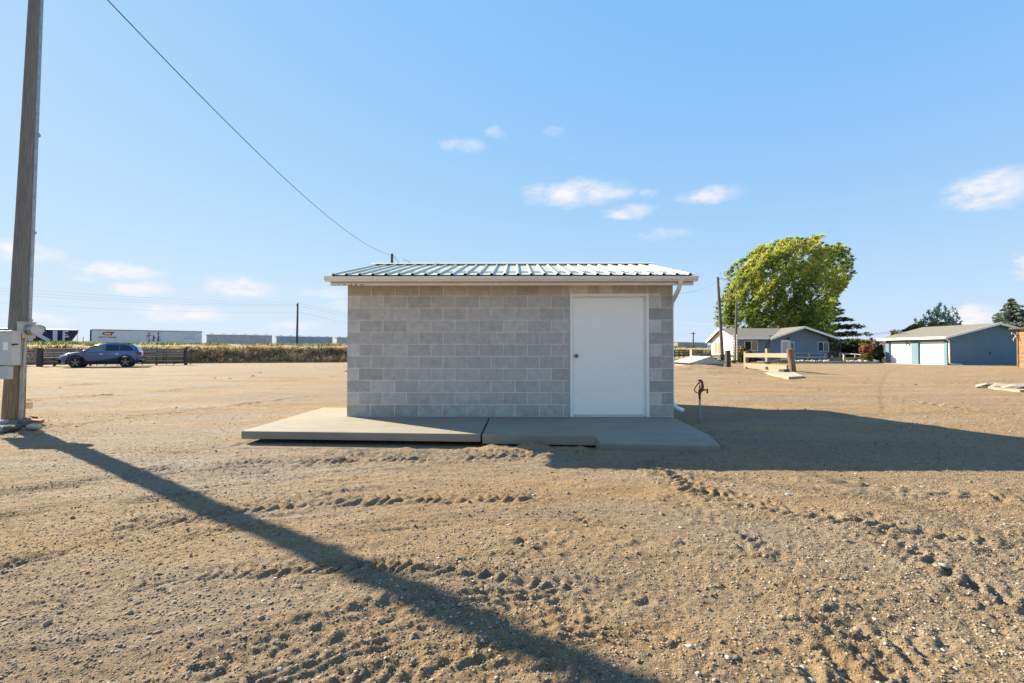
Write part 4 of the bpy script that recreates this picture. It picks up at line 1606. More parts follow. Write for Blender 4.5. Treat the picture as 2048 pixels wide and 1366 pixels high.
def at_gate(*parts):
    for o_ in parts:
        turn(o_)


def gate_thing(x0, x1, label):
    g = tube_gate(x0, x1, 0, label)
    g.location = (0, 0, 0)
    for ch in g.children:
        for v in ch.data.vertices:
            v.co.x += (x0 + x1) / 2
    return turn(g)


gate_thing(.2, gl / 2 - .05, 'black tubular gate in front of the blue car, hinged at the left post')
gate_thing(gl / 2 + .05, gl - .14, 'black tubular gate behind the tail of the blue car, at the right post')
at_gate(post('fence_post', 0, 0, 1.42, .36, WOODDARK, 'thick dark wooden post at the left end of the farm gates'),
        post('fence_post', gl, 0, 1.5, .26, WOODDARK, 'dark wooden post at the right end of the farm gates'),
        post('fence_post', gl + .35, .1, 1.1, .06, BLACKM, 'thin steel post just right of the dark gate post'))
cf = tag(empty('plank_fence', (0, 0, 0)), 'weathered plank corral fence behind the farm gates and blue car', 'fence')
for i in range(5):
    x0, x1 = -1.6 + (gl + 1.6) * i / 5, -1.6 + (gl + 1.6) * (i + 1) / 5
    for z in (.28, .62, .95, 1.2):
        dz = random.uniform(-.03, .03)
        MB().box((x0 + .01, 1.2, z + dz), (x1 - .01, 1.24, z + dz + .17)).build('plank', WOODGREY, cf)
    MB().box((x0 - .07, 1.25, -.2), (x0 + .07, 1.39, 1.45)).build('post', WOODDARK, cf)
turn(cf)

# corral fence in the field right of the shed
cf = tag(empty('plank_fence', (A(1378, 710, 80).x, 80, 0)), 'distant brown corral fence in the field right of the block shed', 'fence')
f0, f1 = A(1330, 710, 80).x, A(1404, 710, 80).x
for z in (.35, .75, 1.1):
    MB().box((f0, 80, z), (f1, 80.05, z + .14)).build('plank', WOODDARK, cf)
for i in range(9):
    x = f0 + (f1 - f0) * i / 8
    MB().box((x - .08, 79.9, -.2), (x + .08, 79.99, 1.3)).build('post', WOODDARK, cf)
post('fence_post', A(1387, 710, 76).x, 76, 1.35, .9, WOODGREY, 'stout grey post before the far corral fence', None, (0, 0), False)

# ------------------------------------------------------------------ cars
def car(label, paint, name='parked_car'):
    r = tag(empty(name, (0, 0, 0)), label, 'car', 'cars parked by the farm gates')
    WR, WX = .365, (-1.40, 1.40)

    def arch(cx):
        return [(cx + .45 * math.cos(a_), .36 + .45 * math.sin(a_)) for a_ in np.linspace(-.25, math.pi + .25, 14)]
    low = [(-2.22, .27), (-2.33, .42), (-2.36, .62), (-2.30, .80), (-2.18, .92), (-1.75, 1.02), (-1.2, 1.1), (-.4, 1.13), (.8, 1.15), (1.9, 1.17),
           (2.22, 1.12), (2.31, .98), (2.35, .72), (2.36, .5), (2.28, .33), (2.1, .28)]
    arc_r = arch(WX[1])
    arc_f = arch(WX[0])
    outline = low + arc_r + arc_f
    n = len(outline)

    def inset(k, c=(0, .7)):
        return [(c[0] + (x - c[0]) * (1 - k * .35), c[1] + (z - c[1]) * (1 - k) if z > .75 else z) for x, z in outline]
    layers = [(-.92, inset(.13)), (-.90, inset(.04)), (-.82, inset(0)), (-.45, inset(-.0)), (.45, inset(0)), (.82, inset(0)), (.90, inset(.04)), (.92, inset(.13))]
    # the nose and tail taper in plan
    vs, fs = [], []
    for yy, ol in layers:
        k = max(0, (abs(yy) - .45) / .47) ** 2
        for x, z in ol:
            tx = 1 - .075 * k if abs(x) > 1.95 else 1
            tuck = 1 - .13 * max(0, (.86 - z) / .55) - .06 * max(0, (z - .9) / .25)
            vs.append((x * tx, yy * tuck * (1 - .10 * max(0, (abs(x) - 1.9) / .45)), z))
    for li in range(len(layers) - 1):
        for i in range(n):
            j = (i + 1) % n
            fs.append((li * n + i, li * n + j, (li + 1) * n + j, (li + 1) * n + i))
    fs.append(tuple(range(n)))
    fs.append(tuple(range(len(layers) * n - 1, (len(layers) - 1) * n - 1, -1)))
    body = MB().add(vs, fs).build('body', paint, r, True, .02)
    cab = [(-1.22, 1.06), (-.95, 1.22), (-.42, 1.52), (-.1, 1.62), (.4, 1.67), (1.2, 1.655), (1.7, 1.6), (1.98, 1.45), (2.2, 1.1)]
    m = len(cab)
    vs, fs = [], []
    for sg, kk in ((-1, 1), (-1, .9), (1, .9), (1, 1)):
        for x, z in cab:
            tum = 1 - .24 * max(0, (z - 1.05) / .6)
            zz = z + (.0 if kk == 1 else .03)
            vs.append((x, sg * .87 * tum * kk, zz if z > 1.15 else z))
    for li in range(3):
        for i in range(m - 1):
            fs.append((li * m + i, li * m + i + 1, (li + 1) * m + i + 1, (li + 1) * m + i))
    fs += [tuple(range(m)), tuple(range(4 * m - 1, 3 * m - 1, -1))]
    MB().add(vs, fs).build('cabin', paint, r, True, .02)

    def side_glass(poly, nm='window', mat=CARGLASS):
        for sg in (-1, 1):
            v = [(x, sg * (.87 * (1 - .24 * max(0, (z - 1.05) / .6)) + .008), z) for x, z in poly]
            MB().add(v, [tuple(range(len(v)))]).build(nm, mat, r)
    side_glass([(-.92, 1.15), (-.42, 1.46), (-.12, 1.56), (.2, 1.58), (.2, 1.15)], 'window', M('pale_glass', (.10, .14, .11), (.16, .2, .16), 3, .05, local=True))
    side_glass([(.26, 1.15), (.26, 1.585), (1.0, 1.58), (1.0, 1.15)])
    side_glass([(1.05, 1.15), (1.05, 1.575), (1.5, 1.55), (1.78, 1.38), (1.84, 1.17)])
    RIMM = M('rim_metal', (.16, .16, .17), (.24, .24, .25), 3, .35, .8)
    CHR = M('chrome', (.6, .6, .62), (.75, .75, .76), 3, .15, 1)
    for sg in (-1, 1):
        q = [(-1.0, 1.13), (.2, 1.135), (1.9, 1.15), (1.84, 1.40), (1.55, 1.575), (.6, 1.625), (-.1, 1.585), (-.45, 1.47)]
        pts_ = [(x, sg * (.87 * (1 - .24 * max(0, (z - 1.05) / .6)) + .012), z) for x, z in q]
        MB().tube(pts_[:5], .012, 5).build('window_trim', CHR, r)
        MB().tube([(-.1, sg * .66, 1.66), (.1, sg * .66, 1.715), (1.4, sg * .66, 1.70), (1.6, sg * .66, 1.64)], .02, 6).build('roof_rail', BLACKM, r)
        MB().blob((-.88, sg * .98, 1.17), (.09, .12, .075), 1, 0).build('mirror', CHR if sg < 0 else paint, r, True)
        for x0, x1 in ((-.97, .23), (.23, 1.12)):
            MB().box((x0 - .004, sg * .918, .42), (x0 + .004, sg * .922, 1.08)).build('door_seam', DARK, r)
            MB().box((x1 - .3, sg * .92, .93), (x1 - .12, sg * .945, .965)).build('door_handle', CHR, r)
        MB().box((-1.0, sg * .90, .27), (1.0, sg * .935, .43)).build('sill', DARK, r)
        for cx in WX:
            ar = MB()
            a1 = [(cx + .45 * math.cos(a_), .36 + .45 * math.sin(a_)) for a_ in np.linspace(-.2, math.pi + .2, 15)]
            a2 = [(cx + .53 * math.cos(a_), .36 + .52 * math.sin(a_)) for a_ in np.linspace(-.2, math.pi + .2, 15)]
            vv = [(x, sg * .926, z) for x, z in a1 + a2] + [(x, sg * .88, z) for x, z in a1 + a2]
            f_ = []
            for i in range(14):
                f_ += [(i, i + 1, 16 + i, 15 + i), (i, 30 + i, 31 + i, i + 1), (15 + i, 16 + i, 46 + i, 45 + i)]
            ar.add(vv, f_).build('arch_trim', DARK, r)
            w = MB().tube([(cx, sg * .68, WR), (cx, sg * .70, WR), (cx, sg * .88, WR), (cx, sg * .905, WR)], [WR - .03, WR, WR, WR - .03], 28)
            wh = w.build('wheel', M('tyre', (.012, .012, .012), (.025, .025, .025), 9, .8, local=True), r, True)
            rm = MB().tube([(cx, sg * .906, WR), (cx, sg * .909, WR)], .265, 24).build('rim', DARK, wh)
            sp = MB()
            for q_ in range(5):
                a_ = q_ * 2 * math.pi / 5 + .3
                sp.beam((cx + .05 * math.cos(a_), sg * .914, WR + .05 * math.sin(a_)), (cx + .25 * math.cos(a_), sg * .914, WR + .25 * math.sin(a_)), .075, .02, up=(0, 1, 0))
            sp.tube([(cx, sg * .91, WR), (cx, sg * .925, WR)], .07, 10).build('spokes', RIMM, wh)
        MB().add([(-2.2, sg * .80, .86), (-1.78, sg * .925, .96), (-1.82, sg * .925, .84), (-2.31, sg * .76, .76)], [(0, 1, 2, 3)]).build('headlight', M('lamp_glass', (.6, .65, .7), (.75, .78, .8), 3, .1, local=True), r)
        MB().box((2.0, sg * .80 - .07, .90), (2.335, sg * .80 + .07, 1.06)).build('tail_light', M('red_lamp', (.28, .01, .012), (.35, .02, .02), 3, .15, local=True), r, False, .02)
    MB().add([(-1.16, -.8, 1.115), (-1.16, .8, 1.115), (-.4, .66, 1.56), (-.4, -.66, 1.56)], [(0, 1, 2, 3)]).build('windscreen', CARGLASS, r)
    MB().add([(2.16, -.76, 1.19), (2.16, .76, 1.19), (1.995, .66, 1.47), (1.995, -.66, 1.47)], [(3, 2, 1, 0)]).build('rear_window', CARGLASS, r)
    MB().box((2.29, -.8, .3), (2.375, .8, .48)).build('bumper', DARK, r, False, .02)
    MB().box((-2.375, -.7, .36), (-2.3, .7, .62)).build('grille', DARK, r, False, .02)
    return r


BLUEP = M('blue_car_paint', (.026, .078, .23), (.034, .092, .27), 2, .2, .55, coat=1, local=True, spec=.6)
c1_ = car('blue estate car with black wheels parked before the black farm gates', BLUEP)
c1_.location = (A(208, 720, 34).x, 34.0, -.03)
c1_.rotation_euler = (0, 0, R(31))
c1_.scale = (1, 1, 1.06)
WHITEP = M('white_car_paint', (.72, .73, .75), (.78, .79, .8), 2, .25, 0, coat=.8, local=True)
c2_ = car('white car mostly hidden behind the utility pole and meter boxes', WHITEP)
c2_.location = (A(56, 720, 36.5).x - 2.2, 35.2, -.03)
c2_.rotation_euler = (0, 0, R(31))

# ------------------------------------------------------------------ pit cover with low metal roof
PX0, PX1, PY0, PY1 = 0, 0, 0, 0
pc = A(1358, 733, 33)
pit = tag(empty('pit_cover', (pc.x, 33, 0)), 'low concrete pit cover with a white corrugated gable roof on the gravel heap', 'pit cover')
x0, x1, xm = A(1358, 733, 33.0).x, A(1453, 733, 31.0).x, A(1387, 733, 32.2).x
CONC2 = M('old_concrete', (.252, .21, .1596), (.3528, .3024, .2352), 3, .9)
MB().box((x0 + .1, 31.2, -.1), (x1 - .1, 34.2, .32)).build('curb', CONC2, pit)
WMETAL = M('white_roof_metal', (.336, .336, .3192), (.4704, .462, .4368), 2, .45, dirt=(.35, .33, .3), dscale=6, dmin=.55, dmax=.75)
rfm = MB()
xr = x0 + (x1 - x0) * .58
for sg, (xe, xd) in enumerate(((x0 - .1, xr), (x1 + .1, xr))):
    m = 9
    for i in range(m):
        ya, yb = 31.0 + 3.4 * i / m, 31.0 + 3.4 * (i + 1) / m
        rfm.add([(xe, ya, .36), (xd, ya, .82), (xd, ya + .3, .85), (xe, ya + .3, .39), (xe, yb, .36), (xd, yb, .82)], [(0, 1, 2, 3), (3, 2, 5, 4)])
rfm.build('roof', WMETAL, pit)
MB().extr([(x0 - .05, .33), (xr, .79), (x1 + .05, .33)], 31.02, 31.06).build('gable_sheet', WMETAL, pit)
for i in range(12):
    x = x0 + (x1 - x0) * (i + .5) / 12
    zt = .34 + .43 * (1 - abs(x - xr) / max(xr - x0, x1 - xr))
    MB().box((x - .03, 31.0, .33), (x + .03, 31.025, zt)).build('rib', WMETAL, pit)
lp = A(1440, 712, 36)
lt = tag(empty('timber_stack', (lp.x, 36, 0)), 'dark weathered planks stacked behind the low pit cover', 'timber')
for i in range(4):
    MB().beam((lp.x - 1.9 + .1 * i, 36 + .25 * (i % 2), .5 + .12 * i), (lp.x + .9 + .08 * i, 36.1 + .25 * (i % 2), .5 + .12 * i), .2, .1).build('plank', WOODDARK, lt)
for sx_ in (-1.5, .6):
    MB().box((lp.x + sx_ - .1, 35.8, -.1), (lp.x + sx_ + .1, 36.5, .43)).build('bearer', WOODDARK, lt)
c = A(1455.5, 729, 32.5)
post('fence_post', c.x, 32.5, 1.25, .3, WOODDARK, 'square grey wooden post right of the low pit cover', None, (0, 0), False)

# ------------------------------------------------------------------ broken timber loading fence on a slab
TF = tag(empty('timber_rail', (A(1540, 745, 28).x, 28, 0)), 'weathered timber rail fence with thick leaning post on a concrete slab', 'fence')
pA, pB, pC = A(1492.5, 728, 31.5), A(1536, 729, 30), A(1584, 751, 24.6)
MB().beam((pA.x, pA.y, -.2), (pA.x, pA.y, 1.27 - 3 * pA.y / 910), .24, .24, up=(0, 1, 0)).build('post', WOODPALE, TF)
MB().beam((pB.x, pB.y, -.2), (pB.x, pB.y, 1.27 + 3 * pB.y / 910), .24, .24, up=(0, 1, 0)).build('post', WOODPALE, TF)
RBROWN = M('reddish_timber', (.11, .065, .04), (.26, .17, .11), 5, .85, bump=.006, bscale=25, stretch=(5, 5, .5))
MB().tube([(pC.x + .06, pC.y, -.15), (pC.x, pC.y, .6), A(1578.5, 698, 24.6)], [.17, .165, .155], 12).build('leaning_post', RBROWN, TF)
tops = [A(1489, 710.5, 31.2), A(1537, 710.5, 28), A(1574, 711, 25.0)]
MB().beam(tops[0], tops[1], .09, .27).build('rail', WOODPALE, TF)
MB().beam(tops[1], tops[2] + Vector((0, -.08, 0)), .09, .25).build('rail', WOODPALE, TF)
lo = [A(1490, 729.5, 31.2), A(1575, 735, 25.2)]
MB().beam(lo[0], lo[1], .1, .26).build('rail', WOODPALE, TF)
lo = [A(1496, 733, 30.6), A(1577, 742.5, 25.0)]
MB().beam(lo[0], lo[1], .1, .2).build('rail', WOODPALE, TF)
MB().tube([A(1533, 735, 27.6), A(1535, 741, 27.4)], .09, 8).build('iron_bracket', BLACKM, TF)
q = A(1570, 748.5, 24.4)
tag(MB().box((q.x - .22, q.y - .15, .0), (q.x + .16, q.y + .2, .24), (0, 0, .3)).build('timber_block', WOODDARK, None, False, .01), 'dark timber block at the foot of the leaning post', 'timber')
sl = [G(1500, 741, .1), G(1577, 738, .1), G(1606, 752, .1), G(1577, 754, .1)]
o = MB().prism([(v.x, v.y) for v in sl], -.1, .1).build('pavement_slab', M('pale_slab', (.336, .2772, .2016), (.42, .3528, .2604), 3, .9), None)
tag(o, 'pale concrete slab under the timber rail fence', None, None, 'structure')

# crushed concrete lying at the right edge
rp = G(2030, 774)
bmv = MB()
poly = [G(1962, 770, .05), G(1985, 767.5, .05), G(2060, 767, .05), G(2130, 773, .05), G(2120, 782, .05), G(2040, 780.5, .05), G(1990, 776, .05)]
bmv.prism([(v.x, v.y) for v in poly], -.1, .055)
tag(bmv.build('pavement_slab', M('broken_slab', (.2352, .1848, .126), (.3864, .3192, .2352), 2.5, .95, bump=.03, bscale=7, dirt=(.16, .13, .1), dscale=2.2, dmin=.58, dmax=.68), None), 'broken pale slab sunk in the dirt at the right edge', None, None, 'structure')
for i, (px, py, dx, dy, lb) in enumerate(((1983, 775, .5, .3, 'flat broken concrete chunk at the left tip of the sunk slab'), (2008, 776.5, .4, .3, 'tilted concrete chunk on the near edge of the sunk slab'), (2034, 779, .5, .35, 'concrete chunk nearest the right photo edge by the sunk slab'))):
    c = G(px, py)
    tag(MB().blob((c.x, c.y, .07), (dx, dy, .1), 2, .2, 40 + i).build('concrete_chunk', CONC2, None), lb, 'rubble')

# ------------------------------------------------------------------ siding helper
def siding_x(mb, xs, yface, zlo, ztop, course=.2, sgn=-1):
    """lapped boards on a wall in the x,z plane; ztop(x) gives the upper edge"""
    x0, x1 = xs
    zmax = max(ztop(x0 + (x1 - x0) * i / 40) for i in range(41))
    z = zlo
    while z < zmax - .01:
        z2 = z + course
        run = []
        for zz in (z, z2):
            ok = [x0 + (x1 - x0) * i / 200 for i in range(201) if ztop(x0 + (x1 - x0) * i / 200) >= zz - .001]
            run.append((ok[0], ok[-1]) if ok else None)
        if run[0] is None:
            break
        if run[1] is None:
            mid = (run[0][0] + run[0][1]) / 2
            run[1] = (mid - .02, mid + .02)
            z2 = min(z2, zmax)
        a_, b_ = run
        mb.add([(a_[0], yface + sgn * .022, z), (a_[1], yface + sgn * .022, z), (b_[1], yface + sgn * .004, z2), (b_[0], yface + sgn * .004, z2),
                (a_[0], yface, z), (a_[1], yface, z)], [(0, 1, 2, 3), (0, 4, 5, 1)])
        z = z2
    return mb


def siding_y(mb, ys, xface, zlo, ztop, course=.2, sgn=-1):
    t_ = siding_x(MB(), ys, xface, zlo, ztop, course, sgn)
    return mb.add([(v[1], v[0], v[2]) for v in t_.v], [tuple(reversed(f)) for f in t_.f])


def window(parent, a, b, y, fmat, panes=2, glass=WINGLASS, axis='x', t_=.05, out=.03):
    """a,b = (u,z) corners on a wall"""
    (u0, z0), (u1, z1) = a, b
    fm = MB()

    def bx(u0_, u1_, z0_, z1_, d0, d1, m):
        if axis == 'x':
            m.box((u0_, y - d0, z0_), (u1_, y + d1, z1_))
        else:
            m.box((y - d0, u0_, z0_), (y + d1, u1_, z1_))
    bx(u0, u0 + t_, z0, z1, out, .02, fm)
    bx(u1 - t_, u1, z0, z1, out, .02, fm)
    bx(u0 + t_, u1 - t_, z0, z0 + t_, out, .02, fm)
    bx(u0 + t_, u1 - t_, z1 - t_, z1, out, .02, fm)
    for k_ in range(1, panes):
        u = u0 + (u1 - u0) * k_ / panes
        bx(u - t_ / 2, u + t_ / 2, z0 + t_, z1 - t_, out, .02, fm)
    w = fm.build('window', fmat, parent)
    for k_ in range(panes):
        ua = u0 + (u1 - u0) * k_ / panes + t_ * (.5 if k_ else 1)
        ub = u0 + (u1 - u0) * (k_ + 1) / panes - t_ * (.5 if k_ < panes - 1 else 1)
        p_ = MB()
        bx(ua, ub, z0 + t_, z1 - t_, .012, .01, p_)
        p_.build('pane', glass if not isinstance(glass, (list, tuple)) else glass[k_], w)
    return w


# ------------------------------------------------------------------ blue ranch house
HY, HX0, HX1 = 53.0, 25.6, 36.15
house = tag(empty('ranch_house', (31, HY, 0)), 'blue single storey ranch house with white gable end and grey shingle roof', 'house')
HBLUE = M('blue_siding', (.15, .192, .248), (.185, .232, .295), .8, .7)
HWHITE = M('white_siding', (.68, .66, .6), (.76, .74, .68), .8, .7)
SHING = M('grey_shingles', (.11, .10, .085), (.25, .225, .185), 9, .95, bump=.02, bscale=14, stretch=(1, 1, 1))
NE, RG, FE = (52.35, 2.70), (56.3, 3.95), (60.2, 2.35)


def zmain(y):
    return NE[1] + (RG[1] - NE[1]) * (y - NE[0]) / (RG[0] - NE[0]) if y < RG[0] else FE[1] + (RG[1] - FE[1]) * (FE[0] - y) / (FE[0] - RG[0])


b = MB()
b.extrx([(HY + .01, -.1), (59.4, -.1), (59.4, zmain(59.4) - .15), (RG[0], RG[1] - .15), (HY + .01, zmain(HY) - .15)], HX0 + .03, HX1)
hw = b.build('wall', HBLUE, house)
siding_x(MB(), (HX0, 29.6), HY, 0, lambda x: zmain(HY) - .16).build('siding', HBLUE, hw)
siding_y(MB(), (HY, 59.4), HX0, 0, lambda y: zmain(y) - .16).build('siding', HWHITE, hw)
# the blue upper strip of the gable end on its far side
CGX, CGZ, CEL, CER, CEZ = 33.0, 3.98, 29.15, 36.95, 2.62


def zcross(x):
    return CGZ - (CGZ - CEZ) * abs(x - CGX) / (CGX - CEL)


b = MB()
b.extr([(29.55, -.1), (HX1, -.1), (HX1, zcross(HX1) - .16), (CGX, CGZ - .16), (29.55, zcross(29.55) - .16)], HY - .12, HY)
b.build('wall', HBLUE, house)
siding_x(MB(), (29.5, HX1 + .05), HY - .12, 0, lambda x: zcross(x) - .17).build('siding', HBLUE, house)


def slab_roof(mb, prof, along0, along1, axis, th=.13):
    (u0, z0), (u1, z1) = prof
    q = [(u0, z0), (u1, z1), (u1, z1 - th), (u0, z0 - th)]
    return mb.extrx(q, along0, along1) if axis == 'x' else mb.extr(q, along0, along1)


b = MB()
slab_roof(b, (NE, RG), HX0 - .45, 29.45, 'x')
slab_roof(b, ((HY + .15, zmain(HY + .15)), RG), 29.45, 36.4, 'x')
slab_roof(b, (FE, RG), HX0 - .45, 36.4, 'x')
rfh = b.build('roof', SHING, house)
b = MB()
slab_roof(b, ((CEL, CEZ), (CGX, CGZ)), 52.0, 56.9, 'y')
slab_roof(b, ((CER, CEZ), (CGX, CGZ)), 52.0, 56.9, 'y')
b.build('roof', SHING, house)
tr_ = MB()
for (p_, q_) in (((HX0 - .47, NE[0], NE[1] - .1), (HX0 - .47, RG[0], RG[1] - .1)), ((HX0 - .47, RG[0], RG[1] - .1), (HX0 - .47, FE[0], FE[1] - .1)),
                 ((CEL, 51.98, CEZ - .1), (CGX, 51.98, CGZ - .1)), ((CGX, 51.98, CGZ - .1), (CER, 51.98, CEZ - .1)),
                 ((HX0 - .45, NE[0] - .02, NE[1] - .09), (CEL + .1, NE[0] - .02, NE[1] - .09))):
    MB().beam(p_, q_, .04, .22, up=(0, 0, 1)).build('fascia', WHITE, house)
MB().extrx([(NE[0] + .02, NE[1] - .15), (HY - .02, NE[1] - .15), (HY - .02, NE[1] - .17), (NE[0] + .02, NE[1] - .17)], HX0 - .4, CEL).build('soffit', WHITE, house)
b = MB()
b.tube([(HX0 + .15, NE[0] + .1, NE[1] - .15), (HX0 + .1, HY - .06, 2.35), (HX0 + .1, HY - .06, .1)], .05, 8)
b.build('downspout', WHITE, house)
GOLDG = M('curtain_glass', (.22, .17, .1), (.36, .29, .18), 4, .12, spec=.6)
GREENG = M('reflecting_glass', (.07, .13, .13), (.12, .2, .2), 2, .08, spec=.7)


def hwx(px, Y=HY):
    return A(px, 700, Y).x


def hz(py, Y=HY):
    return A(1500, py, Y).z


window(house, (hwx(1489), hz(702)), (hwx(1515.5), hz(682)), HY - .02, WHITE, 2, [DARK, GOLDG])
window(house, (hwx(1634), hz(702.5)), (hwx(1656), hz(684)), HY - .14, WHITE, 2, [WINGLASS, GREENG])
window(house, (hwx(1579), hz(701)), (hwx(1587), hz(683.5)), HY - .14, WHITE, 1, GREENG)
window(house, (56.4, .75), (58.6, hz(684) + .1), HX0 - .03, WHITE, 2, [GOLDG, GOLDG], 'y', .09, .04)
# front door with divided light
dx0, dx1 = hwx(1560), hwx(1577.5)
dfm = MB().box((dx0, HY - .2, .1), (dx0 + .09, HY - .12, 2.42)).box((dx1 - .09, HY - .2, .1), (dx1, HY - .12, 2.42)).box((dx0 + .09, HY - .2, 2.33), (dx1 - .09, HY - .12, 2.42))
dfh = dfm.build('door_frame', WHITE, house)
dd = MB().box((dx0 + .1, HY - .17, .12), (dx1 - .1, HY - .125, 2.32)).build('door', WHITE, house)
MB().box((dx0 + .2, HY - .176, .95), (dx1 - .2, HY - .171, 2.2)).build('door_glass', M('grey_glass', (.3, .32, .34), (.42, .43, .44), 6, .15), dd)
mu = MB()
for i in range(1, 5):
    x = dx0 + .2 + (dx1 - dx0 - .4) * i / 5
    mu.box((x - .012, HY - .182, 1.85), (x + .012, HY - .177, 2.2))
mu.box((dx0 + .2, HY - .182, 1.82), (dx1 - .2, HY - .177, 1.85))
mu.build('glazing_bar', WHITE, dd)
q = A(1577, 677, HY - .2)
MB().blob((q.x, HY - .22, q.z), (.12, .1, .16), 1, 0).build('porch_lamp', DARK, house, True)
q = A(1533, 690, HY - .1)
b = MB().tube([(q.x, HY - .1, 1.0), (q.x, HY - .1, 2.0), (q.x + .05, HY - .1, 2.05), (q.x + .5, HY - .1, 2.06)], .03, 6)
b.build('wall_pipe', BLACKM, house)
# lattice porch end
lx0, lx1, ly = HX1 + .1, hwx(1682, 53.4), 53.4
la = MB().box((lx0, ly, 0), (lx0 + .09, ly + .09, 2.45)).box((lx1 - .09, ly, 0), (lx1, ly + .09, 2.45)).box((lx0, ly - .01, 1.1), (lx1, ly + .1, 1.22)).box((lx0, ly - .01, 2.4), (lx1, ly + .1, 2.5))
lat = la.build('porch_frame', WOODDARK, house)
for z0_, z1_, mt__ in ((.2, 1.08, M('lattice_tan', (.24, .2, .15), (.3, .26, .2), 3, .8)), (1.24, 2.38, WOODDARK)):
    ls = MB()
    h_ = z1_ - z0_
    u = lx0 - h_
    while u < lx1:
        for sg in (1, -1):
            a_, b_ = (u, z0_), (u + h_, z1_)
            if sg < 0:
                a_, b_ = (u, z1_), (u + h_, z0_)
            ta, tb = max(0, (lx0 + .09 - u) / h_), min(1, (lx1 - .09 - u) / h_)
            if tb - ta > .03:
                pp_ = [Vector((a_[0] + (b_[0] - a_[0]) * t_, ly + .03 + .012 * sg, a_[1] + (b_[1] - a_[1]) * t_)) for t_ in (ta, tb)]
                ls.beam(pp_[0], pp_[1], .012, .05, up=(0, 1, 0.01))
        u += .17
    o_ = ls.build('lattice', mt__, lat)
    o_['kind'] = 'stuff'

# ------------------------------------------------------------------ garage and wooden shed
gar = tag(empty('garage', (40, 43, 0)), 'blue double garage with two white roller doors and grey shingle roof', 'garage')
GX0, GX1, GY0, GY1 = 37.75, 46.3, 40.0, 46.6
GBLUE = M('garage_blue', (.10, .175, .228), (.125, .212, .272), .9, .7)
GPX, GPZ, GEZ = 42.0, 3.62, 2.40


def zg(x):
    return GPZ - (GPZ - GEZ) * abs(x - GPX) / (GPX - (GX0 - .45))


gb = MB().extr([(GX0 + .25, -.15), (GX1, -.15), (GX1, zg(GX1) - .15), (GPX, GPZ - .15), (GX0 + .25, zg(GX0 + .25) - .15)], GY0 + .01, GY1)
gw = gb.build('wall', GBLUE, gar)
siding_x(MB(), (GX0, GX1), GY0, -.05, lambda x: zg(x) - .16, .24).build('siding', GBLUE, gw)


def gy(px):
    return GX0 / ((px - 1030) / 910.0)


GDOOR = M('garage_door_white', (.76, .75, .72), (.82, .81, .78), .8, .5)
edges = [1759.5, 1774, 1817.5, 1831.5, 1882, 1897]
ysd = [gy(e) for e in edges]
ysd[0] = GY1
ysd[5] = GY0
for a_, b_ in ((ysd[1], ysd[0]), (ysd[3], ysd[2]), (ysd[5], ysd[4])):
    pr = MB().box((GX0 + .005, a_ + .0, -.15), (GX0 + .27, b_ - .0, 2.3)).build('pier', GBLUE, gar)
    siding_y(MB(), (a_, b_), GX0, -.05, lambda y: 2.28, .24).build('siding', GBLUE, pr)
MB().box((GX0 + .02, GY0, 2.04), (GX0 + .26, GY1, 2.36)).build('lintel', GBLUE, gar)
for a_, b_ in ((ysd[2], ysd[1]), (ysd[4], ysd[3])):
    dr = MB().box((GX0 + .16, a_ + .01, -.06), (GX0 + .2, b_ - .01, 2.03)).build('garage_door', GDOOR, gar)
    for k_ in range(4):
        MB().box((GX0 + .135, a_ + .02, -.05 + k_ * .52), (GX0 + .165, b_ - .02, -.05 + k_ * .52 + .505)).build('door_panel', GDOOR, dr)
b = MB()
slab_roof(b, ((GX0 - .45, GEZ), (GPX, GPZ)), GY0 - .35, GY1 + .5, 'y')
slab_roof(b, ((2 * GPX - GX0 + .45, GEZ), (GPX, GPZ)), GY0 - .35, GY1 + .5, 'y')
b.build('roof', SHING, gar)
MB().beam((GX0 - .47, GY0 - .35, GEZ - .06), (GX0 - .47, GY1 + .5, GEZ - .06), .04, .2).build('fascia', WHITE, gar)
for xe in (GX0 - .45, 2 * GPX - GX0 + .45):
    MB().beam((xe, GY0 - .37, GEZ - .07), (GPX, GY0 - .37, GPZ - .07), .04, .18).build('barge_board', WHITE, gar)
b = MB().tube([(GX0 - .4, GY0 - .3, GEZ - .1), (GX0 - .3, GY0 - .3, 2.2), (GX0 + .1, GY0 - .08, 2.05), (GX0 + .12, GY0 - .08, .15), (GX0 + .2, GY0 - .12, .05), (GX0 + 1.0, GY0 - .3, -.0)], .055, 8)
b.build('downspout', WHITE, gar, True)
q = A(1776, 668, 46.0)
MB().tube([(GX0 + .9, 46.0, 2.5), (GX0 + .9, 46.0, 3.25), (GX0 + .8, 46, 3.35)], .045, 8).build('service_mast', GALV, gar)
mast = Vector((GX0 + .9, 46.0, 3.25))
q = A(1980, 706, GY0 - .03)
MB().box((q.x - .06, GY0 - .06, q.z - .06), (q.x + .06, GY0 - .025, q.z + .06)).build('socket_box', DARK, gar)
MB().box((GX0 - .06, ysd[2] + .35, 1.75), (GX0 - .025, ysd[2] + .52, 2.0)).build('wall_lamp', BLACKM, gar)
apr = MB().box((GX0 - .9, GY0 - .1, -.15), (GX0 - .03, GY1 + .2, -.03)).build('pavement_slab', CONC2, None)
tag(apr, 'narrow concrete apron before the garage doors', None, None, 'structure')

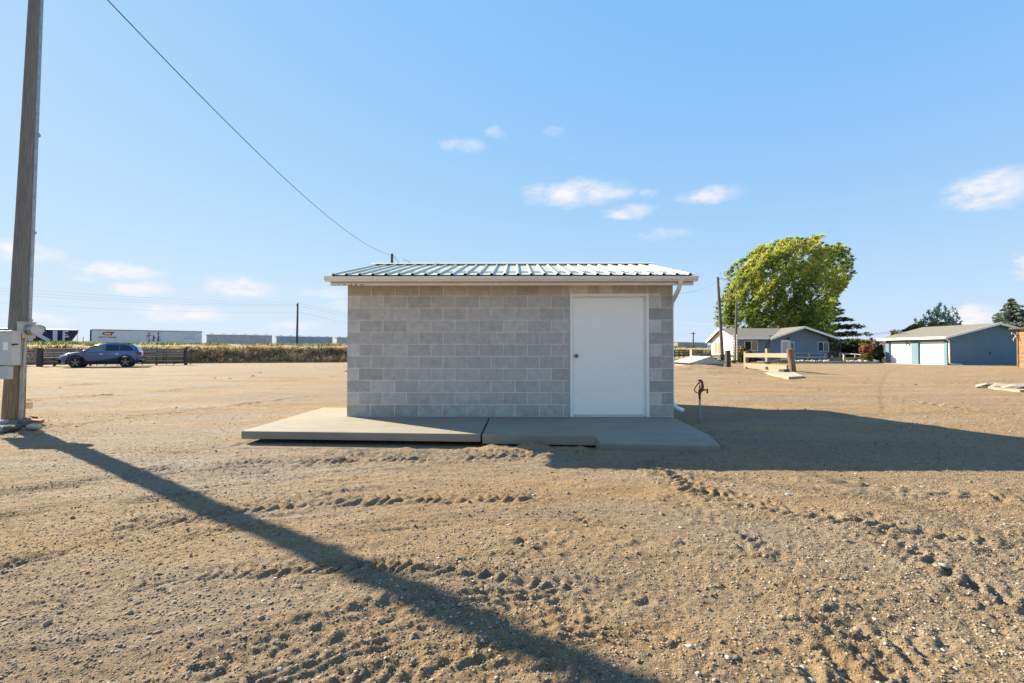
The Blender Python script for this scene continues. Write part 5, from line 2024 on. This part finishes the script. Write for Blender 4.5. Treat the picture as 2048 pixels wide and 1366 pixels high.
ws = tag(empty('wooden_shed', (38, 31, 0)), 'warm brown board shed cut off by the right photo edge', 'shed')
WX, WY1, WY0 = 36.9, 33.7, 27.5
SHW = M('shed_boards', (.168, .084, .0378), (.3528, .2016, .1008), 1.6, .85, bump=.004, bscale=20, stretch=(.8, .8, 7), dirt=(.5, .32, .17), dscale=1.3, dmin=.5, dmax=.8)
MB().box((WX + .05, WY0, -.1), (41, WY1 - .05, 2.75)).build('wall', WOODDARK, ws)
z = .0
rs = random.Random(2)
while z < 2.7:
    hgt_ = rs.uniform(.2, .28)
    for ya, yb in ((WY0, 30.6), (30.61, WY1 - .12)):
        MB().box((WX + rs.uniform(0, .015), ya, z), (WX + .049, yb, min(z + hgt_ - .012, 2.75))).build('board', SHW, ws)
    z += hgt_
MB().box((WX - .03, WY1 - .11, -.1), (WX + .1, WY1, 2.78)).build('corner_board', M('corner_wood', (.08, .06, .045), (.16, .12, .09), 4, .9), ws)
MB().box((WX - .02, WY0, -.1), (WX + .049, WY1 - .12, -.002)).build('sill', CONC2, ws)
MB().box((WX - .3, WY0 - .2, 2.79), (41.2, WY1 + .25, 2.9)).build('roof', WOODDARK, ws)
# white antlers hung at the corner
ant = MB()
q = Vector((WX - .05, WY1 - .02, 2.25))
for k_ in (-1, 1):
    ant.tube([q, q + Vector((-.12, .02 * k_, .1 + .12 * k_)), q + Vector((-.28, .05 * k_, .2 * k_)), q + Vector((-.25, .05 * k_, .34 * k_))], [.03, .025, .022, .01], 6)
ant.blob(q, (.07, .06, .09), 1, 0)
tag(ant.build('antlers', M('bone', (.6, .55, .46), (.7, .66, .58), 5, .7), None, True), 'bleached antlers hung high on the wooden shed corner', 'antlers')

# ------------------------------------------------------------------ poles, ladder, wires on the right
up = tag(empty('utility_pole', (A(1444, 712, 47).x, 47, 0)), 'tall grey pole with a curved lamp arm before the white gable', 'utility pole')
p0, p1 = A(1445.5, 713, 47), A(1435.5, 554, 47)
p0.z = -.2
POLEGREY = M('pole_grey', (.07, .06, .055), (.16, .14, .12), 8, .9, bump=.006, bscale=20, stretch=(6, 6, .5))
MB().tube([p0, p0.lerp(p1, .5), p1], [.19, .16, .12], 12).build('shaft', POLEGREY, up, True)
la_ = [A(1437, 560, 47), A(1440, 557.5, 46.8), A(1448, 557.5, 46.5), A(1457, 559, 46.2)]
MB().tube(la_, .035, 6).build('lamp_arm', GALV, up)
MB().blob(A(1458.5, 560, 46.1), (.28, .16, .1), 1, 0).build('lamp', GALV, up, True)
MB().tube([A(1436.5, 563, 47), A(1444, 592, 46)], .02, 5).build('guy_wire', WIRE, up)
tv = tag(empty('mast_pole', (A(1471, 724, 48).x, 48, 0)), 'slender wooden pole with a ladder against it left of the blue wall', 'pole')
p0, p1 = A(1470.5, 727, 48), A(1473.5, 594, 48)
p0.z = -.2
MB().tube([p0, p0.lerp(p1, .6), p1], [.15, .12, .07], 10).build('shaft', POLEGREY, tv, True)
ld = tag(empty('ladder', (A(1469, 725, 47.6).x, 47.6, 0)), 'pale wooden ladder leaning against the slender pole', 'ladder')
la0, la1 = A(1466.2, 726, 47.3), A(1467.3, 668, 47.7)
lb0, lb1 = A(1474.2, 726, 47.3), A(1474.0, 668, 47.7)
la0.z = lb0.z = 0
LADW = M('ladder_wood', (.42, .378, .3024), (.5208, .4788, .3948), 4, .8)
MB().beam(la0, la1, .07, .1).build('stile', LADW, ld)
MB().beam(lb0, lb1, .07, .1).build('stile', LADW, ld)
for i in range(11):
    f = .06 + i * .093
    MB().tube([la0.lerp(la1, f) + Vector((-.1, -.03, 0)), lb0.lerp(lb1, f) + Vector((.1, -.03, 0))], .035, 6).build('rung', LADW, ld)

tp = tag(empty('utility_pole', (A(1386, 700, 190).x, 190, 0)), 'small far pole with crossarm between shed and blue house', 'utility pole')
p1 = A(1386.5, 664, 190)
MB().tube([(p1.x, 190, -1), p1], [.3, .24], 8).build('shaft', WOODDARK, tp)
MB().box((p1.x - 1.0, 189.9, p1.z - .75), (p1.x + 1.0, 190.1, p1.z - .5)).build('crossarm', WOODDARK, tp)
lpz = tag(empty('utility_pole', (A(595, 690, 115).x, 115, 0)), 'lone dark power pole rising behind the grey hopper cars', 'utility pole')
p1 = A(595.5, 607, 115)
MB().tube([(p1.x - .15, 115, 0), p1], [.3, .2], 10).build('shaft', WOODDARK, lpz, True)
MB().tube([p1 + Vector((0, 0, -.2)), p1 + Vector((.12, 0, .25))], .1, 6).tube([p1 + Vector((-.35, 0, -.55)), p1 + Vector((-.25, 0, -.25))], .09, 6).build('insulator', GALV, lpz)


def wire(a, b_, sag, r, label, n=24):
    pts_ = []
    for i in range(n + 1):
        s_ = i / n
        q_ = a.lerp(b_, s_)
        pts_.append(Vector((q_.x, q_.y, q_.z - 4 * sag * s_ * (1 - s_))))
    return tag(MB().tube(pts_, r, 4).build('power_line', WIREF, None), label, 'cable')


WIREF = M('aluminium_wire', (.3, .32, .35), None, 4, .5)
lft = A(-420, 545, 62)
wire(lft + Vector((0, 0, .45)), p1 + Vector((0, 0, .2)), 1.0, .014, 'topmost thin power line left of the lone power pole')
wire(lft, p1 + Vector((-.25, 0, -.3)), 1.1, .014, 'second thin power line left of the lone power pole')
wire(lft + Vector((0, 0, -.4)), p1 + Vector((0, 0, -.6)), 1.2, .014, 'third thin power line left of the lone power pole')
wire(lft + Vector((0, 0, -2.1)), p1 + Vector((0, 0, -2.2)), 1.1, .014, 'lowest thin power line left of the lone power pole')
rgt = A(880, 655, 230)
wire(p1 + Vector((0, 0, .2)), rgt + Vector((0, 0, .8)), 1.5, .02, 'topmost thin power line between the lone power pole and shed')
wire(p1 + Vector((0, 0, -.5)), rgt, 1.5, .02, 'second thin power line between the lone power pole and shed')
wire(p1 + Vector((0, 0, -2.2)), rgt + Vector((0, 0, -3)), 1.5, .02, 'lowest thin power line between the lone power pole and shed')
WIREF = WIRE
wire(A(1436, 560, 47), A(1300, 590, 11.9), .35, .004, 'dark service cable from the lamp pole to the shed roof edge')
wire(A(1690, 666.5, 75), mast, .25, .022, 'dark cable from the spruce to the garage mast')
wire(A(1690, 668.5, 75), mast + Vector((0, 0, -.12)), .3, .018, 'thin lower cable from the spruce to the garage mast')
WIREF = M('pale_wire', (.3, .34, .4), None, 4, .5)
wire(A(1340, 641, 90), A(1475, 651, 60), .2, .014, 'faint upper wire passing behind the lamp pole')
wire(A(1340, 668, 150), A(1386, 666, 190), .3, .02, 'faint wire reaching the far crossarm pole from the left')
wire(A(1387, 666, 190), A(1450, 676, 170), .3, .02, 'faint wire leaving the far crossarm pole to the right')

# ------------------------------------------------------------------ low fences, flower bed, border
WFEN = M('grey_rail', (.3864, .3528, .3024), (.504, .4704, .4116), 5, .85)


def rail_fence(pxs, Y, ztop, zmid, label, y2=None):
    xs = [A(p_, 710, Y).x for p_ in pxs]
    f = tag(empty('rail_fence', (xs[0], Y, 0)), label, 'fence', 'low rail fences by the house')
    for x in xs:
        MB().box((x - .07, Y - .07, -.1), (x + .07, Y + .07, ztop)).build('post', WFEN, f)
    for z in (ztop, zmid):
        h_ = .05 if z == ztop else .12
        MB().box((xs[0] - .15, Y - (.12 if z == ztop else .115), z + .003), (xs[-1] + .15, Y + (.1 if z == ztop else -.075), z + .003 + h_)).build('rail', WFEN, f)
    return f


rail_fence([1588, 1617.5, 1649.5], 50.5, .88, .42, 'low grey rail fence in front of the blue house wall and window')
rail_fence([1688, 1710, 1719, 1741], 49, .78, .36, 'low grey rail fence between lattice porch and garage')
s0 = A(1679, 710, 50.5)
st = tag(empty('rail_fence', (s0.x, 50, 0)), 'short grey handrail by the porch steps', 'fence', 'low rail fences by the house')
MB().box((s0.x - .06, 50.4, -.1), (s0.x + .06, 50.5, .95)).build('post', WFEN, st)
MB().beam((s0.x, 50.4, .95), (s0.x + .75, 47.7, .75), .1, .06).build('rail', WFEN, st)
sp_ = tag(empty('porch_steps', (A(1670, 722, 50).x, 50, 0)), 'dark timber steps below the lattice porch', 'steps')
for i in range(3):
    MB().box((A(1662, 720, 50).x, 49.2 + i * .5, -.1), (A(1683, 720, 50).x, 49.7 + i * .5, .12 + .16 * i)).build('step', WOODGREY, sp_)
bt = tag(empty('border_timber', (A(1680, 728, 44).x, 44, 0)), 'long grey timber edging along the front of the flower bed', 'timber')
bx0, bx1 = A(1588, 728, 45.5), A(1757, 728, 44.5)
for i in range(6):
    a_, b_ = bx0.lerp(bx1, i / 6), bx0.lerp(bx1, (i + .985) / 6)
    MB().beam((a_.x, a_.y, .02), (b_.x, b_.y, .02), .2, .24).build('timber', WOODGREY, bt)
BEDS = M('bed_soil', (.1, .075, .05), (.2, .15, .1), 3, .95)
bo = MB().prism([(bx0.x - 1.5, bx0.y + .12), (bx1.x - .3, bx1.y + .12), (bx1.x - .3, bx1.y + 4.5), (bx0.x - 1.5, bx0.y + 4.5)], -.15, .06).build('flower_bed', BEDS, None)
tag(bo, 'soil of the flower bed before the house', None, None, 'structure')
stn = MB().blob((0, 0, 0), (1, .8, .7), 2, .2, 12)
ro = random.Random(9)
proto = None
SM = M('border_stone', (.2184, .2016, .1764), (.4704, .4452, .3948), 4, .9)
for i in range(84):
    px = ro.uniform(1590, 1664) if i < 50 else ro.uniform(1694, 1756)
    Y = ro.uniform(46.0, 48.2)
    c = A(px, 724, Y)
    if proto is None:
        ob = stn.build('border_stone', SM, None, True)
        proto = ob.data
    else:
        ob = link_mesh('border_stone', proto)
    s_ = ro.uniform(.09, .2)
    ob.scale = (s_ * ro.uniform(.9, 1.5), s_, s_ * ro.uniform(.7, 1.1))
    ob.location = (c.x, Y, .06 + s_ * .4)
    ob.rotation_euler = (0, 0, ro.uniform(0, 6))
    tag(ob, 'pale fieldstone in the flower bed before the blue house' if i < 50 else 'pale fieldstone in the flower bed left of the garage', 'stone', 'stones before the blue house' if i < 50 else 'stones left of the garage')
MB_ = MB().box((A(1528, 729, 46).x, 45.8, -.1), (A(1600, 729, 46).x, 46, .05))
tag(MB_.build('border_timber', WOODPALE, None), 'pale plank edging the grass strip behind the timber rail fence', 'timber')

# ------------------------------------------------------------------ vegetation
def leaf_cloud(name, centers, radii, n_each, size, mat, parent, tbase=None, lean=Vector((0, 0, 0)), aspect=2.2, shell=.55, fuzzy=False):
    """leaf quads spread in many small clumps"""
    C = np.asarray(centers, dtype=float)
    Rr = np.asarray(radii, dtype=float)
    if Rr.ndim == 1:
        Rr = np.repeat(Rr[:, None], 3, 1)
    m = len(C)
    N = m * n_each
    d = rng.normal(size=(N, 3))
    d /= np.linalg.norm(d, axis=1)[:, None]
    rad = shell + (1 - shell) * rng.random(N) ** .7
    if fuzzy:
        rad = np.abs(rng.normal(.15, .62, N))
    c = np.repeat(C, n_each, 0)
    r = np.repeat(Rr, n_each, 0)
    P = c + d * r * rad[:, None]
    ax = d * .6 + rng.normal(size=(N, 3)) * .6 + np.array(lean) * 1.4
    ax /= np.linalg.norm(ax, axis=1)[:, None]
    ot = np.cross(ax, rng.normal(size=(N, 3)))
    ot /= np.linalg.norm(ot, axis=1)[:, None]
    s = size * rng.uniform(.6, 1.35, N)[:, None]
    a = P - ax * s * .5
    b_ = P + ot * s / aspect * .5
    c2 = P + ax * s * .5
    e = P - ot * s / aspect * .5
    co = np.stack([a, b_, c2, e], 1).reshape(-1, 3)
    F = np.arange(N)[:, None] * 4 + np.array([[0, 1, 2, 3]])
    tb = np.repeat(np.asarray(tbase) if tbase is not None else np.full(m, .5), n_each)
    t = np.clip(tb + rng.normal(0, .16, N), 0, 1)
    return np_mesh(name, co, F, mat, parent, t)


def limb(mb, p, q, r0, r1, bend=.1, n=6):
    p, q = Vector(p), Vector(q)
    L = (q - p).length
    o1 = Vector((random.uniform(-1, 1), random.uniform(-1, 1), random.uniform(-.4, .8))) * L * bend
    pts_ = [p.lerp(q, i / n) + o1 * math.sin(math.pi * i / n) + Vector((random.uniform(-1, 1), random.uniform(-1, 1), random.uniform(-1, 1))) * L * .015 for i in range(n + 1)]
    mb.tube(pts_, [r0 + (r1 - r0) * i / n for i in range(n + 1)], 7)


# big windblown tree behind the house
TYY = 72.0
bt_ = A(1585, 712, TYY)
big = tag(empty('broadleaf_tree', (bt_.x, TYY, 0)), 'huge windblown green and yellow tree behind the blue house', 'tree')
SIL = [(1448, 640), (1449, 600), (1462, 582), (1470, 560), (1468, 535), (1482, 520), (1500, 512), (1520, 494), (1545, 492), (1562, 478), (1592, 478), (1632, 478), (1650, 492), (1672, 494),
       (1690, 503), (1700, 520), (1701, 540), (1697, 555), (1686, 575), (1672, 590), (1668, 620), (1668, 660), (1640, 684), (1480, 684), (1478, 655), (1462, 640)]


def inpoly(x, y, P):
    ins = False
    j = len(P) - 1
    for i in range(len(P)):
        if (P[i][1] > y) != (P[j][1] > y) and x < (P[j][0] - P[i][0]) * (y - P[i][1]) / (P[j][1] - P[i][1]) + P[i][0]:
            ins = not ins
        j = i
    return ins


rt = random.Random(21)
cs, rs_, tb_ = [], [], []
while len(cs) < 1750:
    px, py = rt.uniform(1446, 1704), rt.uniform(474, 690)
    if not inpoly(px, py, SIL):
        continue
    # thickness of the crown along the view
    ex, ey = (px - 1580) / 128, (py - 590) / 118
    half = 7.5 * math.sqrt(max(.06, 1 - ex * ex - ey * ey))
    dy = half * rt.uniform(-1, 1)
    if rt.random() < .62:
        dy = -half * rt.uniform(.75, 1.02)
    g_ = vnoise(np.array([px * .045]), np.array([py * .045]), 91)[0]
    if g_ < -.42 and py < 590 and rt.random() < .8:
        continue
    c = A(px, py, TYY + dy)
    k_ = rt.uniform(.7, 1.25)
    tv_ = rt.uniform(-.2, .2)
    sw = .35 + .5 * max(0, (px - 1500) / 200)
    for q_ in range(3):
        cs.append((c.x + sw * k_ * (q_ - 1), c.y, c.z + .62 * k_ * (q_ - 1)))
        rs_.append(tuple(v * k_ * (.95, .75, .5)[q_] for v in (.72, .72, .66)))
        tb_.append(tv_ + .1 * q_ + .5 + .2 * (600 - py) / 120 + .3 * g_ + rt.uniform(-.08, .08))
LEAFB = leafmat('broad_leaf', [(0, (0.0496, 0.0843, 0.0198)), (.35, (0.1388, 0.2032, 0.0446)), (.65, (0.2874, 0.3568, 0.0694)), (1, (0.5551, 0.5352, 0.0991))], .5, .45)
WIND = Vector((.6, 0, .5))
# torn sprays streaming out of the lee side
for i in range(len(SIL)):
    (xa_, ya_), (xb_, yb_) = SIL[i], SIL[(i + 1) % len(SIL)]
    if ya_ > 660 and yb_ > 660:
        continue
    m_ = max(2, int(math.hypot(xb_ - xa_, yb_ - ya_) / 7))
    for j in range(m_):
        u_ = (j + rt.random()) / m_
        px, py = xa_ + (xb_ - xa_) * u_, ya_ + (yb_ - ya_) * u_
        c = A(px, py, TYY + rt.uniform(-3, 3))
        n_ = 3 if px > 1590 else 2
        for q_ in range(n_):
            cs.append((c.x + .6 * q_ - 1.0, c.y, c.z + .4 * q_ - .75))
            k_ = (.55, .42, .3)[q_]
            rs_.append((1.2 * k_, .6 * k_, .6 * k_))
            tb_.append(.5 + rt.uniform(-.25, .25))
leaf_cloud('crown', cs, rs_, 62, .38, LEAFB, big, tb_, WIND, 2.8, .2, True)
tk = MB()
fork = Vector((bt_.x + .2, TYY, 3.6))
limb(tk, (bt_.x, TYY, -.2), fork, .75, .55, .03)
ends = [(1500, 560), (1540, 520), (1590, 505), (1640, 520), (1675, 545), (1505, 620), (1560, 560), (1615, 560), (1655, 600), (1475, 610)]
for (px, py) in ends:
    e = A(px, py, TYY + rt.uniform(-3.5, 3))
    mid = fork.lerp(e, .45) + Vector((0, 0, .9))
    limb(tk, fork, mid, .34, .2, .06)
    limb(tk, mid, e, .2, .05, .08)
    for _ in range(4):
        e2 = mid.lerp(e, rt.uniform(.2, .8)) + Vector((rt.uniform(-1.5, 2.5), rt.uniform(-2.5, 1.5), rt.uniform(.2, 2.2)))
        limb(tk, mid.lerp(e, rt.uniform(.0, .5)), e2, .09, .025, .1, 4)
tk.build('trunk', TWIG, big, True)


def spruce(name, px, py_top, py_base, Y, wpx, label, mat, drift=0.0, z0=.6, n=26, seed=1, droop=-.18, nl=46, sz=.34):
    r_ = random.Random(seed)
    top = A(px, py_top, Y)
    half = wpx / 2 / (910 / Y)
    t_ = tag(empty(name, (top.x, Y, 0)), label, 'tree')
    MB().tube([(top.x, Y, -.2), (top.x, Y, top.z * .5), top], [half * .07 + .08, half * .04 + .05, .02], 8).build('trunk', TWIG, t_, True)
    cs_, rr_, tt_ = [], [], []
    br = MB()
    for i in range(n):
        f = (i + r_.random()) / n
        z = z0 + (top.z - z0) * f
        reach = half * ((1 - f) ** .85) * r_.uniform(.8, 1.12) + .12
        k_ = max(5, int(11 * (1 - f) + 4))
        for j in range(k_):
            a_ = 6.283 * (j + r_.random()) / k_
            rch = reach * r_.uniform(.75, 1.1) * (1 + drift * math.cos(a_))
            root = Vector((top.x, Y, z + .12 * rch))
            tip = Vector((top.x + rch * math.cos(a_), Y + rch * math.sin(a_), z + droop * rch + r_.uniform(-.1, .15)))
            if j % 2 == 0:
                br.tube([root, tip], [.04, .012], 4, False)
            for s_ in (.38, .66, .92):
                q_ = root.lerp(tip, s_)
                cs_.append(q_[:])
                w_ = .14 + .16 * rch * (1.1 - s_)
                rr_.append((w_ + .18 * abs(math.cos(a_)) * rch * .5, w_ + .18 * abs(math.sin(a_)) * rch * .5, .13 + .03 * rch))
                tt_.append(.35 + .35 * s_ + r_.uniform(-.15, .15))
    br.build('branches', TWIG, t_)
    leaf_cloud('crown', cs_, rr_, nl, sz, mat, t_, tt_, Vector((.1, 0, .1)), 3.2, .15)
    return t_


SPR_D = leafmat('dark_spruce', [(0, (.012, .018, .012)), (.5, (.025, .036, .022)), (1, (.05, .065, .04))], .1, .7)
SPR_B = leafmat('blue_spruce', [(0, (.045, .07, .04)), (.5, (.11, .15, .10)), (1, (.22, .27, .19))], .2, .7)
# dark spruce in the lee of the big tree, branches swept to the right
spruce('spruce_tree', 1655, 585, 690, 79, 128, 'dark spruce with swept branches right of the huge tree', SPR_D, .25, 1.0, 14, 3, .14, 40, .46)
spruce('spruce_tree', 2022, 600, 690, 52, 140, 'dense blue green spruce behind the garage at the right edge', SPR_B, 0, 1.0, 24, 5, -.12, 36, .26)


def bush(name, label, cpx, cpy, Y, wpx, hpx, mat, n, leaf, cat='shrub', tb=.5, lean=Vector((0, 0, .3)), seed=0, group=None, depth=1.0, nl=60, stem=True, spiky=False):
    r_ = random.Random(seed)
    k_ = Y / 910
    c = A(cpx, cpy, Y)
    hx, hz_ = wpx * k_ / 2, hpx * k_ / 2
    b_ = tag(empty(name, (c.x, Y, 0)), label, cat, group)
    cs_, rr_, tt_ = [], [], []
    for i in range(n):
        while True:
            u, v, w = r_.uniform(-1, 1), r_.uniform(-1, 1), r_.uniform(-1, 1)
            if u * u + v * v + w * w < 1:
                break
        s_ = r_.uniform(.14, .26)
        cs_.append((c.x + u * hx, Y + w * hx * depth, max(c.z + v * hz_, .12)))
        rr_.append((hx * s_, hx * s_, hz_ * (s_ * 1.8 if spiky else s_)))
        tt_.append(tb + .2 * v + r_.uniform(-.18, .18))
    leaf_cloud('foliage', cs_, rr_, nl, leaf, mat, b_, tt_, lean, 2.2, .3)
    if stem:
        sm = MB()
        for i in range(6):
            limb(sm, (c.x + r_.uniform(-.2, .2), Y + r_.uniform(-.2, .2), -.1), r_.choice(cs_), .03 + .012 * hx, .012, .06, 4)
        sm.build('stem', TWIG, b_, True)
    return b_


GRN = leafmat('shrub_green', [(0, (.025, .045, .015)), (.5, (.07, .11, .03)), (1, (.18, .22, .06))], .35, .6)
DGRN = leafmat('shrub_dark', [(0, (.012, .022, .01)), (.5, (.03, .05, .02)), (1, (.08, .11, .04))], .25, .6)
YGRN = leafmat('shrub_yellow', [(0, (.0672, .084, .0168)), (.5, (.168, .2016, .042)), (1, (.336, .3528, .084))], .45, .6)
REDL_ = leafmat('rose_red', [(0, (.08, .06, .03)), (.45, (.16, .12, .05)), (.7, (.5, .12, .07)), (1, (.65, .25, .15))], .35, .6)
REDH = leafmat('red_hedge', [(0, (.08, .03, .02)), (.5, (.2, .08, .05)), (1, (.32, .14, .08))], .3, .6)
SILV = leafmat('silver_leaf', [(0, (.09, .12, .07)), (.5, (.22, .26, .18)), (1, (.40, .44, .34))], .3, .6)
DAHL = leafmat('dahlia', [(0, (.02, .03, .01)), (.5, (.06, .08, .03)), (.72, (.16, .16, .06)), (.8, (.5, .25, .16)), (1, (.6, .42, .28))], .3, .6)
sv = tag(empty('poplar_tree', (A(1865, 650, 62).x, 62, 0)), 'grey green many stemmed poplar rising behind the garage roof', 'tree')
cs_, rr_, tt_ = [], [], []
r_ = random.Random(8)
smb = MB()
for (px, pt_) in ((1842, 640), (1852, 626), (1862, 630), (1873, 611), (1882, 622), (1892, 628), (1902, 615), (1912, 634), (1918, 646), (1833, 655)):
    zt = A(px, pt_, 62)
    limb(smb, (sv.location.x + r_.uniform(-.3, .3), 62 + r_.uniform(-.5, .5), 0), zt, .1, .015, .04)
    for s_ in np.linspace(.35, 1, 16):
        q = Vector((sv.location.x, 62, 0)).lerp(zt, s_)
        q.x = q.x * .35 + zt.x * .65
        q.y += r_.uniform(-1, 1)
        cs_.append(q[:])
        rr_.append((.42 * (1.25 - s_ * .7), .42 * (1.25 - s_ * .7), .5))
        tt_.append(r_.uniform(.3, .75))
smb.build('trunk', TWIG, sv, True)
leaf_cloud('crown', cs_, rr_, 24, .3, SILV, sv, tt_, Vector((0, 0, .5)), 1.9, .2)
bush('green_tree', 'low green tree crown showing over the left garage roof slope', 1858, 656, 58, 60, 26, YGRN, 60, .3, 'tree', .35, seed=31)
bush('green_tree', 'small dark green tuft above the garage roof left of the poplar', 1823, 661, 60, 26, 14, GRN, 30, .3, 'tree', .5, seed=32)
bush('green_tree', 'pale grey green bush just right of the garage mast', 1793, 667, 70, 24, 14, SILV, 30, .3, 'tree', .6, seed=33)
# plants before and beside the house
bush('dahlia_bush', 'tall dark dahlia bush with pinkish blooms by the left house window', 1487, 712, 48.5, 30, 36, DAHL, 70, .22, 'shrub', .55, seed=41)
bush('dahlia_bush', 'leafy pale green plant left of the dahlia blooms', 1481, 714, 47.5, 16, 26, YGRN, 40, .2, 'shrub', .4, seed=42)
bush('low_shrub', 'low dark shrub under the left house window', 1507, 716, 50.5, 26, 18, DGRN, 40, .2, 'shrub', .6, seed=43)
bush('low_shrub', 'reddish dry plant at the foot of the ladder', 1468, 723, 45.5, 12, 9, REDL_, 24, .16, 'shrub', .4, seed=44)
bush('low_shrub', 'small dark bush between lamp pole and square grey post', 1449, 716, 44, 14, 14, DGRN, 26, .18, 'shrub', .5, seed=45)
bush('grass_tuft', 'bright green grass strip in front of the house door', 1560, 724, 47.5, 34, 7, YGRN, 50, .22, 'grass', .3, seed=46)
bush('low_shrub', 'pale green weed right of the leaning post', 1583, 713, 47, 8, 20, YGRN, 24, .2, 'shrub', .5, seed=47)
bush('low_shrub', 'low green plant among the stones before the blue wall', 1615, 719, 48.4, 18, 6, GRN, 26, .18, 'shrub', .6, seed=48)
bush('hedge_bush', 'big dark green hedge right of the lattice porch', 1697, 696, 55, 34, 36, DGRN, 90, .26, 'shrub', .45, seed=49)
bush('hedge_bush', 'bright yellow green bush behind the low rail fence', 1716, 690, 58, 38, 24, YGRN, 80, .26, 'shrub', .45, seed=50)
bush('hedge_bush', 'dark reddish hedge behind the low rail fence', 1724, 707, 54, 44, 26, REDH, 80, .24, 'shrub', .25, seed=51)
bush('rose_bush', 'rose bush with coral red blooms left of the garage', 1734, 702, 47.2, 24, 24, REDL_, 70, .2, 'shrub', .55, seed=52)
bush('hedge_bush', 'dark green bush against the left garage pier', 1751, 706, 48.5, 26, 42, DGRN, 90, .24, 'shrub', .6, seed=53)
bush('low_shrub', 'yellow green foliage under the coral rose blooms', 1733, 715, 46.8, 20, 14, YGRN, 40, .18, 'shrub', .35, seed=54)
bush('low_shrub', 'small green plant behind stones by the handrail', 1705, 720, 47.6, 14, 8, GRN, 26, .16, 'shrub', .6, seed=55)
bush('hedge_bush', 'dark green foliage seen through the lattice porch', 1676, 700, 57, 34, 36, DGRN, 80, .26, 'shrub', .3, seed=56)
# red roof of a house beyond
rh = tag(empty('far_house', (A(1725, 690, 95).x, 95, 0)), 'far low house with a dull red roof behind the hedges', 'house')
x0, x1 = A(1706, 690, 95).x, A(1778, 690, 95).x
MB().box((x0, 95, 0), (x1, 101, 2.2)).build('wall', HWHITE, rh)
MB().extrx([(94.4, 2.2), (98, 3.55), (101.6, 2.2)], x0 - .5, x1 + .5).build('roof', M('dull_red_roof', (.2, .1, .075), (.3, .16, .12), 2, .9), rh)
MB().tube([(A(1742, 676, 97).x, 97, 3.0), (A(1742, 676, 97).x, 97, 3.9)], .3, 8).build('chimney', WOODDARK, rh)
# lawn strip beside the shed
lw = MB().prism([(A(1330, 733, 40).x, 33.5), (A(1362, 733, 33.5).x, 33.5), (A(1420, 716, 60).x, 62), (A(1330, 716, 60).x, 62)], -.2, .0)
tag(lw.build('lawn', M('lawn_green', (.09, .14, .03), (.16, .22, .05), 2, .95), None), 'strip of green lawn behind the pit cover', None, None, 'structure')
lpts = np.stack([rng.uniform(A(1330, 733, 40).x, 24, 9000), rng.uniform(34, 60, 9000), np.full(9000, .0)], 1)
lpts = lpts[lpts[:, 0] < 11.9 + (lpts[:, 1] - 33.5) * .45]
tag(blades('lawn_grass', lpts, .16, .05, WEEDM, np.clip(.6 + rng.normal(0, .2, len(lpts)), 0, 1)), 'short green grass blades on the lawn strip', 'grass', None, 'stuff')
# scattered dark clods in the yard
CLAB = ['dark clod in the yard midway between car and shed', 'dark clod nearest the left end of the concrete slab rim', 'dark clod against the left wall edge of the shed', 'dark clod right of the farm gates on the pale gravel streak', 'small dark clod under the distant lone power pole', 'dark clod on the yard below the timber rail fence', 'dark clod on the bare yard before the garage doors', 'dark clod between hydrant and timber rail fence', 'dark clod right of the pole, below the blue car', 'dark clod below the tail of the blue car', 'dark clod between gate post and shed on the far yard', 'dark clod below the rose bush on the bare yard', 'dark clod right of the leaning post on the bare yard', 'dark clod just below the concrete slab of the timber fence']
CLD = [(505, 753), (588, 742), (692, 743), (430, 757), (520, 745), (1500, 759), (1830, 770), (1478, 765), (120, 776), (240, 790), (460, 758), (1735, 760), (1600, 752), (1560, 757)]
for i, (px, py) in enumerate(CLD):
    c = G(px, py)
    if i == 0:
        o = MB().blob((0, 0, 0), (1.3, 1, .6), 2, .25, 77).build('dirt_clod', RM['dark'], None, True)
        clod_me = o.data
    else:
        o = link_mesh('dirt_clod', clod_me)
    s_ = (3.2 if i in (0, 2, 6) else 2) * c.y / 910 * .8
    o.location = (c.x, c.y, float(terrain(np.array([c.x]), np.array([c.y]))[0]) + s_ * .2)
    o.scale = (s_, s_, s_)
    tag(o, CLAB[i], 'clod', 'dirt clods on the yard')
